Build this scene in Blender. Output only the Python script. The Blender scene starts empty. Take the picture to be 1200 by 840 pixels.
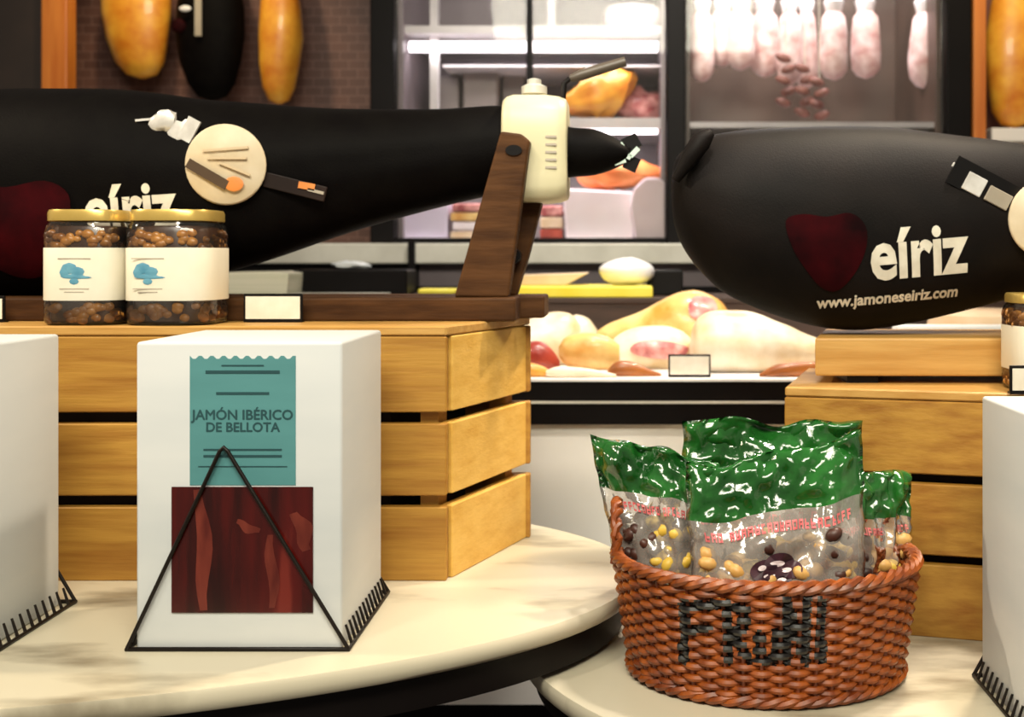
import bpy, bmesh, math, random
import numpy as np
from mathutils import Vector, noise

random.seed(7)
sc = bpy.context.scene
EYE = 1.247
F = 1400.0
PX = 730.0   # principal point of the (cropped) photograph

# ------------------------------------------------------------------ camera
cam_d = bpy.data.cameras.new('camera')
cam_d.sensor_width = 36.0
cam_d.lens = F / 1200.0 * 36.0
cam_d.shift_y = -120.0 / 1200.0
cam_d.shift_x = -(PX - 600.0) / 1200.0
cam_d.clip_start = 0.05
cam_d.dof.use_dof = True
cam_d.dof.focus_distance = 1.3
cam_d.dof.aperture_fstop = 6.3
cam = bpy.data.objects.new('camera', cam_d)
cam.location = (0, 0, EYE)
cam.rotation_euler = (math.radians(90), 0, 0)
sc.collection.objects.link(cam)
sc.camera = cam

# ------------------------------------------------------------------ world, lights, exposure
world = bpy.data.worlds.new('world')
sc.world = world
world.use_nodes = True
bg = world.node_tree.nodes['Background']
bg.inputs[0].default_value = (1.0, 0.88, 0.74, 1)
bg.inputs[1].default_value = 0.20

def spot(name, loc, target, power, color, size=0.12, angle=70, blend=0.6):
    d = bpy.data.lights.new(name, 'SPOT')
    d.energy = power; d.color = color; d.shadow_soft_size = size
    d.spot_size = math.radians(angle); d.spot_blend = blend
    o = bpy.data.objects.new(name, d)
    o.location = loc
    o.rotation_euler = (Vector(target) - Vector(loc)).to_track_quat('-Z', 'Y').to_euler()
    sc.collection.objects.link(o)
    return o

def area(name, loc, target, power, color, sx, sy):
    d = bpy.data.lights.new(name, 'AREA')
    d.energy = power; d.color = color; d.shape = 'RECTANGLE'; d.size = sx; d.size_y = sy
    o = bpy.data.objects.new(name, d)
    o.location = loc
    o.rotation_euler = (Vector(target) - Vector(loc)).to_track_quat('-Z', 'Y').to_euler()
    sc.collection.objects.link(o)
    return o

WARM = (1.0, 0.83, 0.60)
area('added_fill_panel', (0.0, -0.5, 2.75), (0.0, 1.5, 0.85), 62, (1.0, 0.95, 0.77), 1.6, 0.6)  # added front fill above the camera, no known fixture; brightens upright faces
spot('ceiling_spot_front', (-0.9, 0.1, 2.75), (-0.35, 1.4, 0.9), 45, (1.0, 0.90, 0.76), 0.10, 60)
spot('ceiling_spot_side', (-1.9, 1.25, 2.3), (-0.1, 1.35, 0.85), 70, WARM, 0.04, 60)
spot('ceiling_spot_counter', (0.75, 2.0, 2.75), (-0.1, 1.7, 0.9), 105, WARM, 0.06, 60)
spot('ceiling_spot_case', (0.20, 1.95, 2.7), (0.15, 2.3, 1.05), 72, (1.0, 0.93, 0.84), 0.12, 42)
spot('ceiling_spot_right', (0.75, 1.55, 2.75), (0.32, 1.55, 1.2), 85, (1.0, 0.88, 0.78), 0.08, 34)
spot('added_fill_middle', (0.12, 0.9, 2.75), (0.0, 2.06, 0.82), 55, (1.0, 0.94, 0.84), 0.08, 26)  # added fill aimed at the counter's stone front to brighten it
spot('added_fill_back', (0.0, 2.6, 2.75), (0.0, 3.4, 1.25), 90, (1.0, 0.94, 0.84), 0.10, 75)  # added fill to brighten the steel back counter

vs = sc.view_settings
sc.display_settings.display_device = 'sRGB'
vs.view_transform = 'Standard'
vs.look = 'None'
vs.exposure = 0.3
vs.gamma = 1.0
vs.use_curve_mapping = False

# ------------------------------------------------------------------ materials
def lin(c):
    return tuple(((v / 255) / 12.92 if v / 255 <= 0.04045 else ((v / 255 + 0.055) / 1.055) ** 2.4) for v in c) + (1.0,)

MATS = {}
def mat(name, c1, c2=None, rough=0.5, scale=8.0, stretch=(1, 1, 1), metal=0.0, bump=0.0, bump_scale=None,
        alpha=1.0, spec=0.5, trans=0.0, emit=0.0, emit_col=None, sheen=0.0, detail=4.0, coat=0.0, lo=0.35, hi=0.65):
    if name in MATS:
        return MATS[name]
    m = bpy.data.materials.new(name)
    m.use_nodes = True
    nt = m.node_tree
    b = nt.nodes['Principled BSDF']
    b.inputs['Roughness'].default_value = rough
    b.inputs['Metallic'].default_value = metal
    b.inputs['Alpha'].default_value = alpha
    b.inputs['Specular IOR Level'].default_value = spec
    b.inputs['Transmission Weight'].default_value = trans
    b.inputs['Sheen Weight'].default_value = sheen
    b.inputs['Coat Weight'].default_value = coat
    c2 = c2 or c1
    tc = nt.nodes.new('ShaderNodeTexCoord')
    mp = nt.nodes.new('ShaderNodeMapping')
    mp.inputs['Scale'].default_value = stretch
    nz = nt.nodes.new('ShaderNodeTexNoise')
    nz.inputs['Scale'].default_value = scale
    nz.inputs['Detail'].default_value = detail
    rp = nt.nodes.new('ShaderNodeValToRGB')
    rp.color_ramp.elements[0].position = lo
    rp.color_ramp.elements[1].position = hi
    rp.color_ramp.elements[0].color = lin(c1)
    rp.color_ramp.elements[1].color = lin(c2)
    L = nt.links.new
    L(tc.outputs['Object'], mp.inputs['Vector'])
    L(mp.outputs['Vector'], nz.inputs['Vector'])
    L(nz.outputs['Fac'], rp.inputs['Fac'])
    L(rp.outputs['Color'], b.inputs['Base Color'])
    if bump:
        bn = nt.nodes.new('ShaderNodeBump')
        bn.inputs['Strength'].default_value = bump
        bn.inputs['Distance'].default_value = 0.004
        n2 = nt.nodes.new('ShaderNodeTexNoise')
        n2.inputs['Scale'].default_value = bump_scale or scale * 4
        L(mp.outputs['Vector'], n2.inputs['Vector'])
        L(n2.outputs['Fac'], bn.inputs['Height'])
        L(bn.outputs['Normal'], b.inputs['Normal'])
    if emit:
        b.inputs['Emission Color'].default_value = lin(emit_col or c1)
        b.inputs['Emission Strength'].default_value = emit
    MATS[name] = m
    return m

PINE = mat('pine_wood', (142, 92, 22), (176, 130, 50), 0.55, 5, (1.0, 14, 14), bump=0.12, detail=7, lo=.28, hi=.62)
PINE_LIT = mat('pine_wood_lit', (206, 156, 64), (222, 178, 88), 0.55, 5, (14, 1.0, 14), bump=0.12, detail=7, lo=.28, hi=.62)  # crate side slats: strong light put into a paler pine colour
PINE2 = mat('pine_wood_pale', (180, 132, 62), (200, 156, 86), 0.5, 5, (1.2, 14, 14), bump=0.1, detail=6)
BROWN = mat('stained_wood', (56, 32, 12), (82, 52, 26), 0.6, 5, (2, 14, 14), bump=0.1, detail=5, spec=.15)
BROWNEDGE = mat('stained_wood_light', (168, 122, 76), (190, 146, 98), 0.5, 5, (2, 14, 14))
DARKIN = mat('crate_inner_shade', (30, 18, 10), (22, 12, 8), 0.9)  # near-black colour painted as the shade inside the crates
MARBLE = mat('marble_top', (132, 122, 102), (204, 195, 172), 0.34, 3.4, (1, 2.6, 1), detail=10, lo=0.33, hi=0.45)
STEELB = mat('black_steel', (12, 8, 8), (18, 13, 12), 0.45, spec=.2)
CLOTH = mat('black_fabric', (6, 4, 4), (9, 7, 6), 0.58, 30, bump=0.10, bump_scale=420, sheen=0.0, spec=0.05)
CLOTHB = mat('worn_black_fabric', (20, 15, 13), (13, 10, 9), 0.6, 14, bump=0.10, bump_scale=420, spec=0.10)
PRINTW = mat('white_print', (226, 220, 204), (206, 198, 180), 0.6, 40)
MAROON = mat('maroon_print', (54, 4, 9), (20, 3, 5), 0.7, 14, spec=.05)
PAPER = mat('white_card', (196, 200, 202), (208, 210, 210), 0.55, 3, (1, 1, 4))
TEAL = mat('teal_paper', (82, 140, 142), (74, 130, 132), 0.6, 5, (1, 1, 6))
TEALINK = mat('dark_teal_ink', (24, 66, 70), (30, 74, 78), 0.6)
WIRE = mat('black_wire', (20, 15, 12), (28, 22, 18), 0.4, spec=.2)
GOLD = mat('gold_lid', (196, 164, 84), (218, 188, 108), 0.28, 12, metal=0.55)
NUT = mat('jar_contents', (110, 60, 18), (196, 136, 62), 0.3, 40, lo=0.3, hi=0.7)
DARKNUT = mat('jar_liquid', (44, 22, 6), (66, 36, 12), 0.3, 20)
LABEL = mat('cream_label', (222, 214, 192), (232, 226, 208), 0.6, 10)
BLUEINK = mat('blue_ink', (70, 132, 158), (96, 152, 172), 0.6, 60)
GREYINK = mat('grey_ink', (150, 140, 124), (170, 160, 144), 0.6)
BADGEINK = mat('badge_ink', (192, 172, 140), (204, 186, 156), 0.6)
CARD = mat('price_card', (222, 214, 196), (236, 230, 216), 0.6, 30)
BLACKP = mat('black_plastic', (10, 8, 8), (14, 12, 12), 0.4, spec=.2)
CREAMCAP = mat('cream_plastic', (202, 194, 158), (214, 206, 174), 0.4, 6)
CHROME = mat('brushed_steel', (190, 186, 174), (208, 204, 192), 0.38, 10, (1, 10, 1), metal=0.25)
WICKER = mat('wicker', (100, 40, 6), (158, 80, 20), 0.42, 60, (1, 1, 0.4), coat=0.05, lo=0.3, hi=0.7)
WICKERD = mat('wicker_painted_black', (10, 8, 7), (18, 14, 12), 0.25, 60, coat=0.4)
STAKE = mat('wicker_stake', (92, 38, 10), (130, 58, 18), 0.5, 60)
GREENF = mat('green_film', (14, 62, 18), (34, 100, 36), 0.16, 16, coat=0.6, bump=0.5, bump_scale=60)
def film_mat(name='clear_film', diff=.22, ior=1.9, rough=.14, bump=.5):
    m = bpy.data.materials.new(name); m.use_nodes = True
    nt = m.node_tree; L = nt.links.new
    out = nt.nodes['Material Output']; nt.nodes.remove(nt.nodes['Principled BSDF'])
    tr = nt.nodes.new('ShaderNodeBsdfTransparent'); gl = nt.nodes.new('ShaderNodeBsdfGlossy'); df = nt.nodes.new('ShaderNodeBsdfDiffuse')
    gl.inputs['Roughness'].default_value = rough; df.inputs['Color'].default_value = lin((236, 226, 216))
    fr = nt.nodes.new('ShaderNodeFresnel'); fr.inputs['IOR'].default_value = ior
    m1 = nt.nodes.new('ShaderNodeMixShader'); m2 = nt.nodes.new('ShaderNodeMixShader')
    tc = nt.nodes.new('ShaderNodeTexCoord'); nz = nt.nodes.new('ShaderNodeTexNoise'); nz.inputs['Scale'].default_value = 55
    bn = nt.nodes.new('ShaderNodeBump'); bn.inputs['Strength'].default_value = bump; bn.inputs['Distance'].default_value = .005
    L(tc.outputs['Object'], nz.inputs['Vector']); L(nz.outputs['Fac'], bn.inputs['Height'])
    L(bn.outputs['Normal'], gl.inputs['Normal']); L(bn.outputs['Normal'], fr.inputs['Normal'])
    m1.inputs[0].default_value = diff
    L(tr.outputs[0], m1.inputs[1]); L(df.outputs[0], m1.inputs[2])
    L(fr.outputs[0], m2.inputs[0]); L(m1.outputs[0], m2.inputs[1]); L(gl.outputs[0], m2.inputs[2])
    L(m2.outputs[0], out.inputs['Surface'])
    return m
FILM = film_mat()
GLASS = film_mat('jar_glass', .015, 1.45, .05, 0.0)
GLASSD = film_mat('glass_door', .01, 1.25, .03, 0.0)
PINK = mat('pink_print', (214, 90, 96), (226, 120, 120), 0.5, 50)
PURPLE = mat('dark_purple_print', (70, 36, 48), (40, 20, 30), 0.5, 90)
NUTY = mat('yellow_nuts', (206, 168, 50), (222, 186, 84), 0.45, 40)
NUTB = mat('beige_nuts', (214, 172, 104), (190, 140, 70), 0.45, 40)
NUTD = mat('dark_raisins', (46, 24, 20), (80, 44, 32), 0.45, 40)
FATW = mat('white_ham_fat', (240, 230, 210), (206, 178, 132), 0.38, 12, bump=0.1, coat=0.15)
FATY = mat('golden_ham_rind', (204, 140, 56), (238, 206, 136), 0.38, 14, bump=0.1, coat=0.2)
FATO = mat('orange_ham_rind', (196, 110, 24), (236, 176, 60), 0.38, 14, coat=0.2, lo=0.3, hi=0.7)
FATB = mat('brown_ham_rind', (110, 54, 14), (186, 110, 40), 0.4, 14, coat=0.2, lo=0.3, hi=0.7)
MEAT = mat('ham_meat', (150, 58, 62), (222, 158, 152), 0.35, 34, coat=0.2)
MEATD = mat('dark_ham_meat', (130, 34, 24), (172, 70, 50), 0.35, 22, coat=0.2)
STONE = mat('grey_counter_stone', (226, 222, 214), (236, 232, 226), 0.5, 4)
WHITEM = mat('white_enamel', (236, 232, 230), (226, 222, 222), 0.35)
SHELFM = mat('shelf_enamel', (196, 190, 190), (182, 176, 178), 0.35)
YELLOW = mat('yellow_board', (226, 206, 50), (236, 220, 84), 0.45, 10)
KRAFT = mat('kraft_paper', (206, 176, 140), (220, 196, 166), 0.6, 14)
DBROWN = mat('dark_brown_panel', (46, 28, 18), (60, 38, 26), 0.6, 6, (1, 10, 10))
ORANGEP = mat('orange_post_wood', (186, 100, 28), (204, 122, 46), 0.45, 4, (12, 12, 1))
BLACKF = mat('black_frame', (10, 7, 7), (14, 10, 10), 0.45, spec=.12)
LILAC = mat('lilac_liner', (112, 100, 104), (128, 116, 120), 0.4, 4)
GREYLIN = mat('grey_brown_liner', (70, 54, 44), (84, 64, 52), 0.4, 5)
PINKTUB = mat('pinkish_white_tub', (232, 214, 218), (240, 228, 230), 0.4, 6)
LILACBOX = mat('lilac_box', (204, 190, 214), (214, 202, 222), 0.5, 6)
GREYBOX = mat('grey_container', (110, 100, 96), (130, 120, 116), 0.5, 6)
ORSLICE = mat('orange_cured_slice', (226, 110, 50), (236, 150, 90), 0.4, 14)
SAUS = mat('salami_casing', (236, 214, 210), (178, 122, 112), 0.5, 26, bump=0.2, lo=0.3, hi=0.75)
SAUSR = mat('dark_sausage', (96, 48, 40), (150, 96, 84), 0.45, 26)
LED = mat('led_tube', (255, 250, 252), None, 0.5, emit=2.6, emit_col=(255, 246, 250))
FLOORM = mat('dark_floor', (34, 22, 14), (48, 32, 22), 0.6, 3, spec=.2)
BADGE = mat('badge_face', (196, 178, 146), (212, 198, 172), 0.5, 20)
ORANGEI = mat('orange_ink', (206, 120, 50), (220, 140, 70), 0.5)
BROWNI = mat('brown_ink', (62, 44, 26), (80, 60, 36), 0.5)
SILVER = mat('silver_tag', (206, 202, 196), (236, 234, 230), 0.3, 40, metal=0.3)
DIMTAG = mat('brown_leather_tag', (30, 20, 17), (40, 27, 22), 0.5, spec=.2)
GREENI = mat('pale_green_ribbon', (190, 214, 200), (214, 228, 216), 0.5)

def window_mat():
    m = bpy.data.materials.new('sliced_ham_window')
    m.use_nodes = True
    nt = m.node_tree; L = nt.links.new
    b = nt.nodes['Principled BSDF']
    b.inputs['Roughness'].default_value = 0.25
    tc = nt.nodes.new('ShaderNodeTexCoord')
    mp = nt.nodes.new('ShaderNodeMapping'); mp.inputs['Scale'].default_value = (26, 1, 3.5)
    n1 = nt.nodes.new('ShaderNodeTexNoise'); n1.inputs['Scale'].default_value = 1.3; n1.inputs['Detail'].default_value = 3
    r1 = nt.nodes.new('ShaderNodeValToRGB')
    r1.color_ramp.elements[0].position = 0.38; r1.color_ramp.elements[0].color = lin((34, 5, 4))
    r1.color_ramp.elements[1].position = 0.60; r1.color_ramp.elements[1].color = lin((74, 13, 10))
    e = r1.color_ramp.elements.new(0.69); e.color = lin((104, 34, 26))
    L(tc.outputs['Object'], mp.inputs['Vector']); L(mp.outputs['Vector'], n1.inputs['Vector'])
    L(n1.outputs['Fac'], r1.inputs['Fac']); L(r1.outputs['Color'], b.inputs['Base Color'])
    return m
HAMWIN = window_mat()
FATSTREAK = mat('ham_fat_streak', (112, 46, 34), (66, 14, 11), 0.3, 40, (1, 1, .3))

def brick_mat():
    m = bpy.data.materials.new('brown_wall_tile')
    m.use_nodes = True
    nt = m.node_tree; L = nt.links.new
    b = nt.nodes['Principled BSDF']
    b.inputs['Roughness'].default_value = 0.35
    tc = nt.nodes.new('ShaderNodeTexCoord')
    mp = nt.nodes.new('ShaderNodeMapping'); mp.inputs['Rotation'].default_value = (math.radians(-90), 0, 0)
    br = nt.nodes.new('ShaderNodeTexBrick')
    br.inputs['Scale'].default_value = 9.0
    br.inputs['Color1'].default_value = lin((84, 58, 52)); br.inputs['Color2'].default_value = lin((98, 68, 60))
    br.inputs['Mortar'].default_value = lin((120, 92, 84)); br.inputs['Mortar Size'].default_value = 0.012
    L(tc.outputs['Object'], mp.inputs['Vector']); L(mp.outputs['Vector'], br.inputs['Vector'])
    L(br.outputs['Color'], b.inputs['Base Color'])
    return m
TILE = brick_mat()

# ------------------------------------------------------------------ mesh helpers
OFF = {}
def W(x, y, d):
    """world point seen at photo pixel (x, y) when it stands d metres deep"""
    return Vector(((x - PX) / F * d, d, EYE - (y - 300) / F * d))

def tag(o, label=None, cat=None, group=None, kind=None):
    if label: o['label'] = label
    if cat: o['category'] = cat
    if group: o['group'] = group
    if kind: o['kind'] = kind
    return o

def thing(name, loc, label, cat, group=None):
    o = bpy.data.objects.new(name, None)
    o.empty_display_size = 0.05
    o.location = loc
    sc.collection.objects.link(o)
    OFF[o] = Vector(loc)
    return tag(o, label, cat, group)

class MB:
    def __init__(s):
        s.v = []; s.f = []; s.mi = []
    def add(s, vs_, fs, mi=0):
        n = len(s.v)
        s.v += [Vector(p) for p in vs_]
        s.f += [tuple(i + n for i in f) for f in fs]
        s.mi += [mi] * len(fs)
        return s
    def box(s, x0, x1, y0, y1, z0, z1):
        return s.hexa([(x0, y0), (x1, y0), (x1, y1), (x0, y1)], z0, z1)
    def hexa(s, plan, z0, z1):
        n = len(plan)
        v = [(p[0], p[1], z0) for p in plan] + [(p[0], p[1], z1) for p in plan]
        f = [tuple(reversed(range(n))), tuple(range(n, 2 * n))]
        f += [(i, (i + 1) % n, n + (i + 1) % n, n + i) for i in range(n)]
        return s.add(v, f)
    def prism(s, poly, y0, y1):
        """polygon in the XZ plane given a thickness in Y"""
        n = len(poly)
        v = [(p[0], y0, p[1]) for p in poly] + [(p[0], y1, p[1]) for p in poly]
        f = [tuple(range(n)), tuple(reversed(range(n, 2 * n)))]
        f += [(i, n + i, n + (i + 1) % n, (i + 1) % n) for i in range(n)]
        return s.add(v, f)
    def obox(s, c, ux, uy, uz):
        c = Vector(c); ux, uy, uz = Vector(ux), Vector(uy), Vector(uz)
        v = [c + ux * a + uy * b + uz * e for e in (-1, 1) for a, b in ((-1, -1), (1, -1), (1, 1), (-1, 1))]
        return s.add(v, [(3, 2, 1, 0), (4, 5, 6, 7), (0, 1, 5, 4), (1, 2, 6, 5), (2, 3, 7, 6), (3, 0, 4, 7)])
    def loft(s, rings, cap=True):
        n = len(rings[0])
        v = [p for r in rings for p in r]
        f = []
        for k in range(len(rings) - 1):
            for i in range(n):
                j = (i + 1) % n
                f.append((k * n + i, k * n + j, (k + 1) * n + j, (k + 1) * n + i))
        if cap:
            f.append(tuple(reversed(range(n))))
            f.append(tuple(range((len(rings) - 1) * n, len(rings) * n)))
        return s.add(v, f)
    def lathe(s, prof, c, n=48, sx=1.0, sy=1.0, cap=True, power=2.0):
        rings = []
        for r, z in prof:
            ring = []
            for i in range(n):
                t = 2 * math.pi * i / n
                ct, st = math.cos(t), math.sin(t)
                k = (abs(ct) ** power + abs(st) ** power) ** (-1 / power)
                ring.append((c[0] + r * sx * ct * k, c[1] + r * sy * st * k, c[2] + z))
            rings.append(ring)
        return s.loft(rings, cap)
    def tube(s, pts, r, n=8, closed=False):
        pts = [Vector(p) for p in pts]
        m = len(pts)
        rings = []
        up = Vector((0, 0, 1))
        for i, p in enumerate(pts):
            a = pts[(i - 1) % m] if (closed or i > 0) else p
            b = pts[(i + 1) % m] if (closed or i < m - 1) else p
            t = (b - a).normalized()
            u = t.cross(up)
            if u.length < 1e-3: u = t.cross(Vector((0, 1, 0)))
            u.normalize(); w = t.cross(u)
            rr = r[i] if isinstance(r, (list, tuple)) else r
            rings.append([p + u * rr * math.cos(2 * math.pi * k / n) + w * rr * math.sin(2 * math.pi * k / n) for k in range(n)])
        if closed:
            rings.append(rings[0])
            return s.loft(rings, False)
        return s.loft(rings, True)
    def blob(s, c, rx, ry, rz, n=10, m=6, rot=0.0, wob=0.0, seed=0.0):
        rings = []
        for k in range(m + 1):
            ph = math.pi * (0.04 + 0.92 * k / m)
            ring = []
            for i in range(n):
                t = 2 * math.pi * i / n
                q = 1.0 + (wob * noise.noise(Vector((math.cos(t) * 1.4 + seed, math.sin(t) * 1.4, ph * 1.3))) if wob else 0)
                x = rx * math.sin(ph) * math.cos(t) * q; y = ry * math.sin(ph) * math.sin(t) * q; z = -rz * math.cos(ph) * q
                ring.append((c[0] + x * math.cos(rot) - z * math.sin(rot), c[1] + y, c[2] + x * math.sin(rot) + z * math.cos(rot)))
            rings.append(ring)
        return s.loft(rings)
    def build(s, name, mats, parent=None, smooth=False, bevel=0.0, bseg=2, auto=None):
        off = OFF[parent] if parent else Vector((0, 0, 0))
        me = bpy.data.meshes.new(name)
        me.from_pydata([tuple(p - off) for p in s.v], [], s.f)
        if not isinstance(mats, (list, tuple)): mats = [mats]
        for m_ in mats: me.materials.append(m_)
        me.polygons.foreach_set('material_index', s.mi)
        bm = bmesh.new(); bm.from_mesh(me)
        bmesh.ops.remove_doubles(bm, verts=bm.verts, dist=1e-6)
        bmesh.ops.recalc_face_normals(bm, faces=bm.faces)
        if bevel:
            es = [e for e in bm.edges if len(e.link_faces) == 2 and e.calc_face_angle(0) > 0.5]
            bmesh.ops.bevel(bm, geom=es, offset=bevel, segments=bseg, affect='EDGES', profile=0.5, clamp_overlap=True)
        if smooth:
            lim = math.radians(auto or 50)
            for fc in bm.faces: fc.smooth = True
            for e in bm.edges:
                if len(e.link_faces) == 2 and e.calc_face_angle(0) > lim: e.smooth = False
        bm.to_mesh(me); bm.free()
        o = bpy.data.objects.new(name, me)
        sc.collection.objects.link(o)
        if parent:
            o.parent = parent
        OFF[o] = off
        return o

def solo(mb, name, m, label, cat, group=None, loc=None, **kw):
    """a thing that is one mesh, its origin at its base"""
    if loc is None:
        lo = [min(p[i] for p in mb.v) for i in range(3)]; hi = [max(p[i] for p in mb.v) for i in range(3)]
        loc = Vector(((lo[0] + hi[0]) / 2, (lo[1] + hi[1]) / 2, lo[2]))
    k = MB(); k.v = [p - Vector(loc) for p in mb.v]; k.f = mb.f; k.mi = mb.mi
    o = k.build(name, m, None, **kw)
    o.location = loc
    OFF[o] = Vector(loc)
    return tag(o, label, cat, group)

def text_tris(s, size, offset=0.0, seg=0.006, align='CENTER', sx=1.0):
    cu = bpy.data.curves.new('lettering', 'FONT')
    cu.body = s; cu.size = size; cu.align_x = align; cu.align_y = 'CENTER'; cu.offset = offset
    cu.resolution_u = 3
    ob = bpy.data.objects.new('lettering_tmp', cu)
    sc.collection.objects.link(ob)
    bpy.context.view_layer.update()
    me = bpy.data.meshes.new_from_object(ob.evaluated_get(bpy.context.evaluated_depsgraph_get()))
    bm = bmesh.new(); bm.from_mesh(me)
    bmesh.ops.triangulate(bm, faces=bm.faces)
    for _ in range(4):
        es = [e for e in bm.edges if e.calc_length() > seg]
        if not es: break
        bmesh.ops.subdivide_edges(bm, edges=es, cuts=1)
        bmesh.ops.triangulate(bm, faces=bm.faces)
    v = [(p.co.x * sx, p.co.y) for p in bm.verts]
    bm.verts.index_update()
    f = [tuple(q.index for q in fc.verts) for fc in bm.faces]
    bm.free(); bpy.data.meshes.remove(me)
    bpy.data.objects.remove(ob); bpy.data.curves.remove(cu)
    return v, f

def flat_poly_grid(poly, seg):
    """triangulated and subdivided filled 2D polygon"""
    bm = bmesh.new()
    vs_ = [bm.verts.new((p[0], p[1], 0)) for p in poly]
    bm.faces.new(vs_)
    bmesh.ops.triangulate(bm, faces=bm.faces)
    for _ in range(5):
        es = [e for e in bm.edges if e.calc_length() > seg]
        if not es: break
        bmesh.ops.subdivide_edges(bm, edges=es, cuts=1)
        bmesh.ops.triangulate(bm, faces=bm.faces)
    bm.verts.index_update()
    v = [(p.co.x, p.co.y) for p in bm.verts]
    f = [tuple(q.index for q in fc.verts) for fc in bm.faces]
    bm.free()
    return v, f

def roundpoly(poly, n=4):
    m = len(poly); out = []
    for i in range(m):
        p0, p1, p2, p3 = [np.array(poly[(i + k) % m]) for k in (-1, 0, 1, 2)]
        for j in range(n):
            f = j / n
            out.append(tuple(0.5 * ((2 * p1) + (-p0 + p2) * f + (2 * p0 - 5 * p1 + 4 * p2 - p3) * f * f + (-p0 + 3 * p1 - 3 * p2 + p3) * f ** 3)))
    return out

def struct(mb, name, m, **kw):
    return tag(mb.build(name, m, None, **kw), kind='structure')

# ------------------------------------------------------------------ setting
T1, T2 = 0.85, 0.783
struct(MB().box(-3.2, 3.2, -1.0, 4.4, -0.05, 0.0), 'floor', FLOORM)
struct(MB().box(-3.2, 3.2, 4.05, 4.15, 0.0, 3.0), 'wall_back', TILE)
def XX(px, d): return (px - PX) / F * d
def ZZ(py, d): return EYE - (py - 300) / F * d
struct(MB().box(XX(56, 3.4), XX(86, 3.4), 3.36, 3.42, 1.285, 2.6), 'trim_1', ORANGEP, bevel=0.004)
struct(MB().box(XX(1136, 3.4), XX(1151, 3.4), 3.36, 3.42, 1.285, 2.6), 'trim_2', ORANGEP, bevel=0.004)
struct(MB().box(-2.9, XX(54, 3.4), 3.40, 3.50, 0.0, 2.6), 'wall_left', mat('dark_brown_paint', (40, 30, 25), (48, 36, 30), 0.5))
# ------------------------------------------------------------------ tables
def marble_table(label, cx, cy, a, b, z, band):
    t = thing('oval_table', (cx, cy, 0), label, 'table')
    th = 0.021
    MB().lathe([(0.993, -th), (0.998, -th + 0.004), (1, -th + 0.010), (1, -0.004), (0.997, 0)], (cx, cy, z), 128, a, b).build('marble_top', MARBLE, t, smooth=True)
    MB().lathe([(1.0, -th - band), (1.0, -th)], (cx, cy, z), 128, a - 0.02, b - 0.02).build('steel_apron', STEELB, t, smooth=True)
    MB().lathe([(0.055, 0.03), (0.045, 0.06), (0.045, z - th - band)], (cx, cy, 0), 24).build('pedestal', STEELB, t, smooth=True)
    MB().lathe([(0.9, 0.0), (0.9, 0.02), (0.3, 0.035)], (cx, cy, 0), 48, 0.30, 0.26).build('foot_plate', STEELB, t, smooth=True)
    return t
marble_table('large oval marble table with dark apron carrying the brown ham stand', -0.95, 1.50, 0.97, 0.50, T1, 0.038)
marble_table('lower round marble table carrying the wicker basket', 0.42, 1.50, 0.55, 0.50, T2, 0.030)

# ------------------------------------------------------------------ slatted crates
def crate(label, base, plan, gaps, z0, top, heights):
    """plan: four corners front-left, front-right, back-right, back-left"""
    P = [Vector((p[0], p[1], 0)) for p in plan]
    t = thing('slatted_crate', (sum(p.x for p in P) / 4, sum(p.y for p in P) / 4, z0), label, 'crate')
    th = 0.016
    cen = sum(P, Vector()) / 4
    names = ['front', 'right', 'back', 'left']
    for k in range(4):
        a, b = P[k], P[(k + 1) % 4]
        d = (b - a).normalized(); inn = Vector((-d.y, d.x, 0))
        if (cen - a).dot(inn) < 0: inn = -inn
        a2, b2 = (a, b) if k in (0, 2) else (a + d * th, b - d * th)
        for (h0, h1) in heights:
            pl = [a2, b2, b2 + inn * th, a2 + inn * th]
            MB().hexa([(p.x, p.y) for p in pl], z0 + h0, z0 + h1).build('slat', PINE if k in (0, 2) else PINE_LIT, t, bevel=0.0015, bseg=1)
    for k in range(4):
        a, b, c = P[k], P[(k + 1) % 4], P[(k - 1) % 4]
        u = (b - a).normalized(); v = (c - a).normalized()
        q = a + u * 0.019 + v * 0.019
        pl = [q, q + u * 0.022, q + u * 0.022 + v * 0.022, q + v * 0.022]
        MB().hexa([(p.x, p.y) for p in pl], z0, top - 0.018).build('corner_post', PINE, t)
    # dark block standing in for the shade inside the crate, then the lid
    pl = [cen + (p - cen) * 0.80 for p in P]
    MB().hexa([(p.x, p.y) for p in pl], z0 + 0.004, top - 0.019).build('inner_shade', DARKIN, t)
    pl = [cen + (p - cen) * 0.998 for p in P]
    MB().hexa([(p.x, p.y) for p in pl], top - 0.012, top).build('lid', PINE2, t, bevel=0.002, bseg=1)
    return t
CT1 = T1 + 0.3115
crate('large pine slatted crate with flared side under the brown ham stand', None,
      [(-0.95, 1.46), (-0.2156, 1.46), (-0.131, 1.70), (-1.03, 1.70)], None, T1, CT1,
      [(0.0, 0.090), (0.104, 0.192), (0.206, 0.2985)])
CT2 = T2 + 0.300
ux, uy = math.cos(math.radians(-15)), math.sin(math.radians(-15))
c0 = Vector((0.203, 1.500, 0)); u2 = Vector((ux, uy, 0)); v2 = Vector((-uy, ux, 0))
pl2 = [c0, c0 + u2 * 0.46, c0 + u2 * 0.46 + v2 * 0.26, c0 + v2 * 0.26]
crate('pine slatted crate with visible grain standing behind the wicker basket', None, [(p.x, p.y) for p in pl2], None, T2, CT2,
      [(0.0, 0.088), (0.100, 0.186), (0.198, 0.287)])

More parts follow.
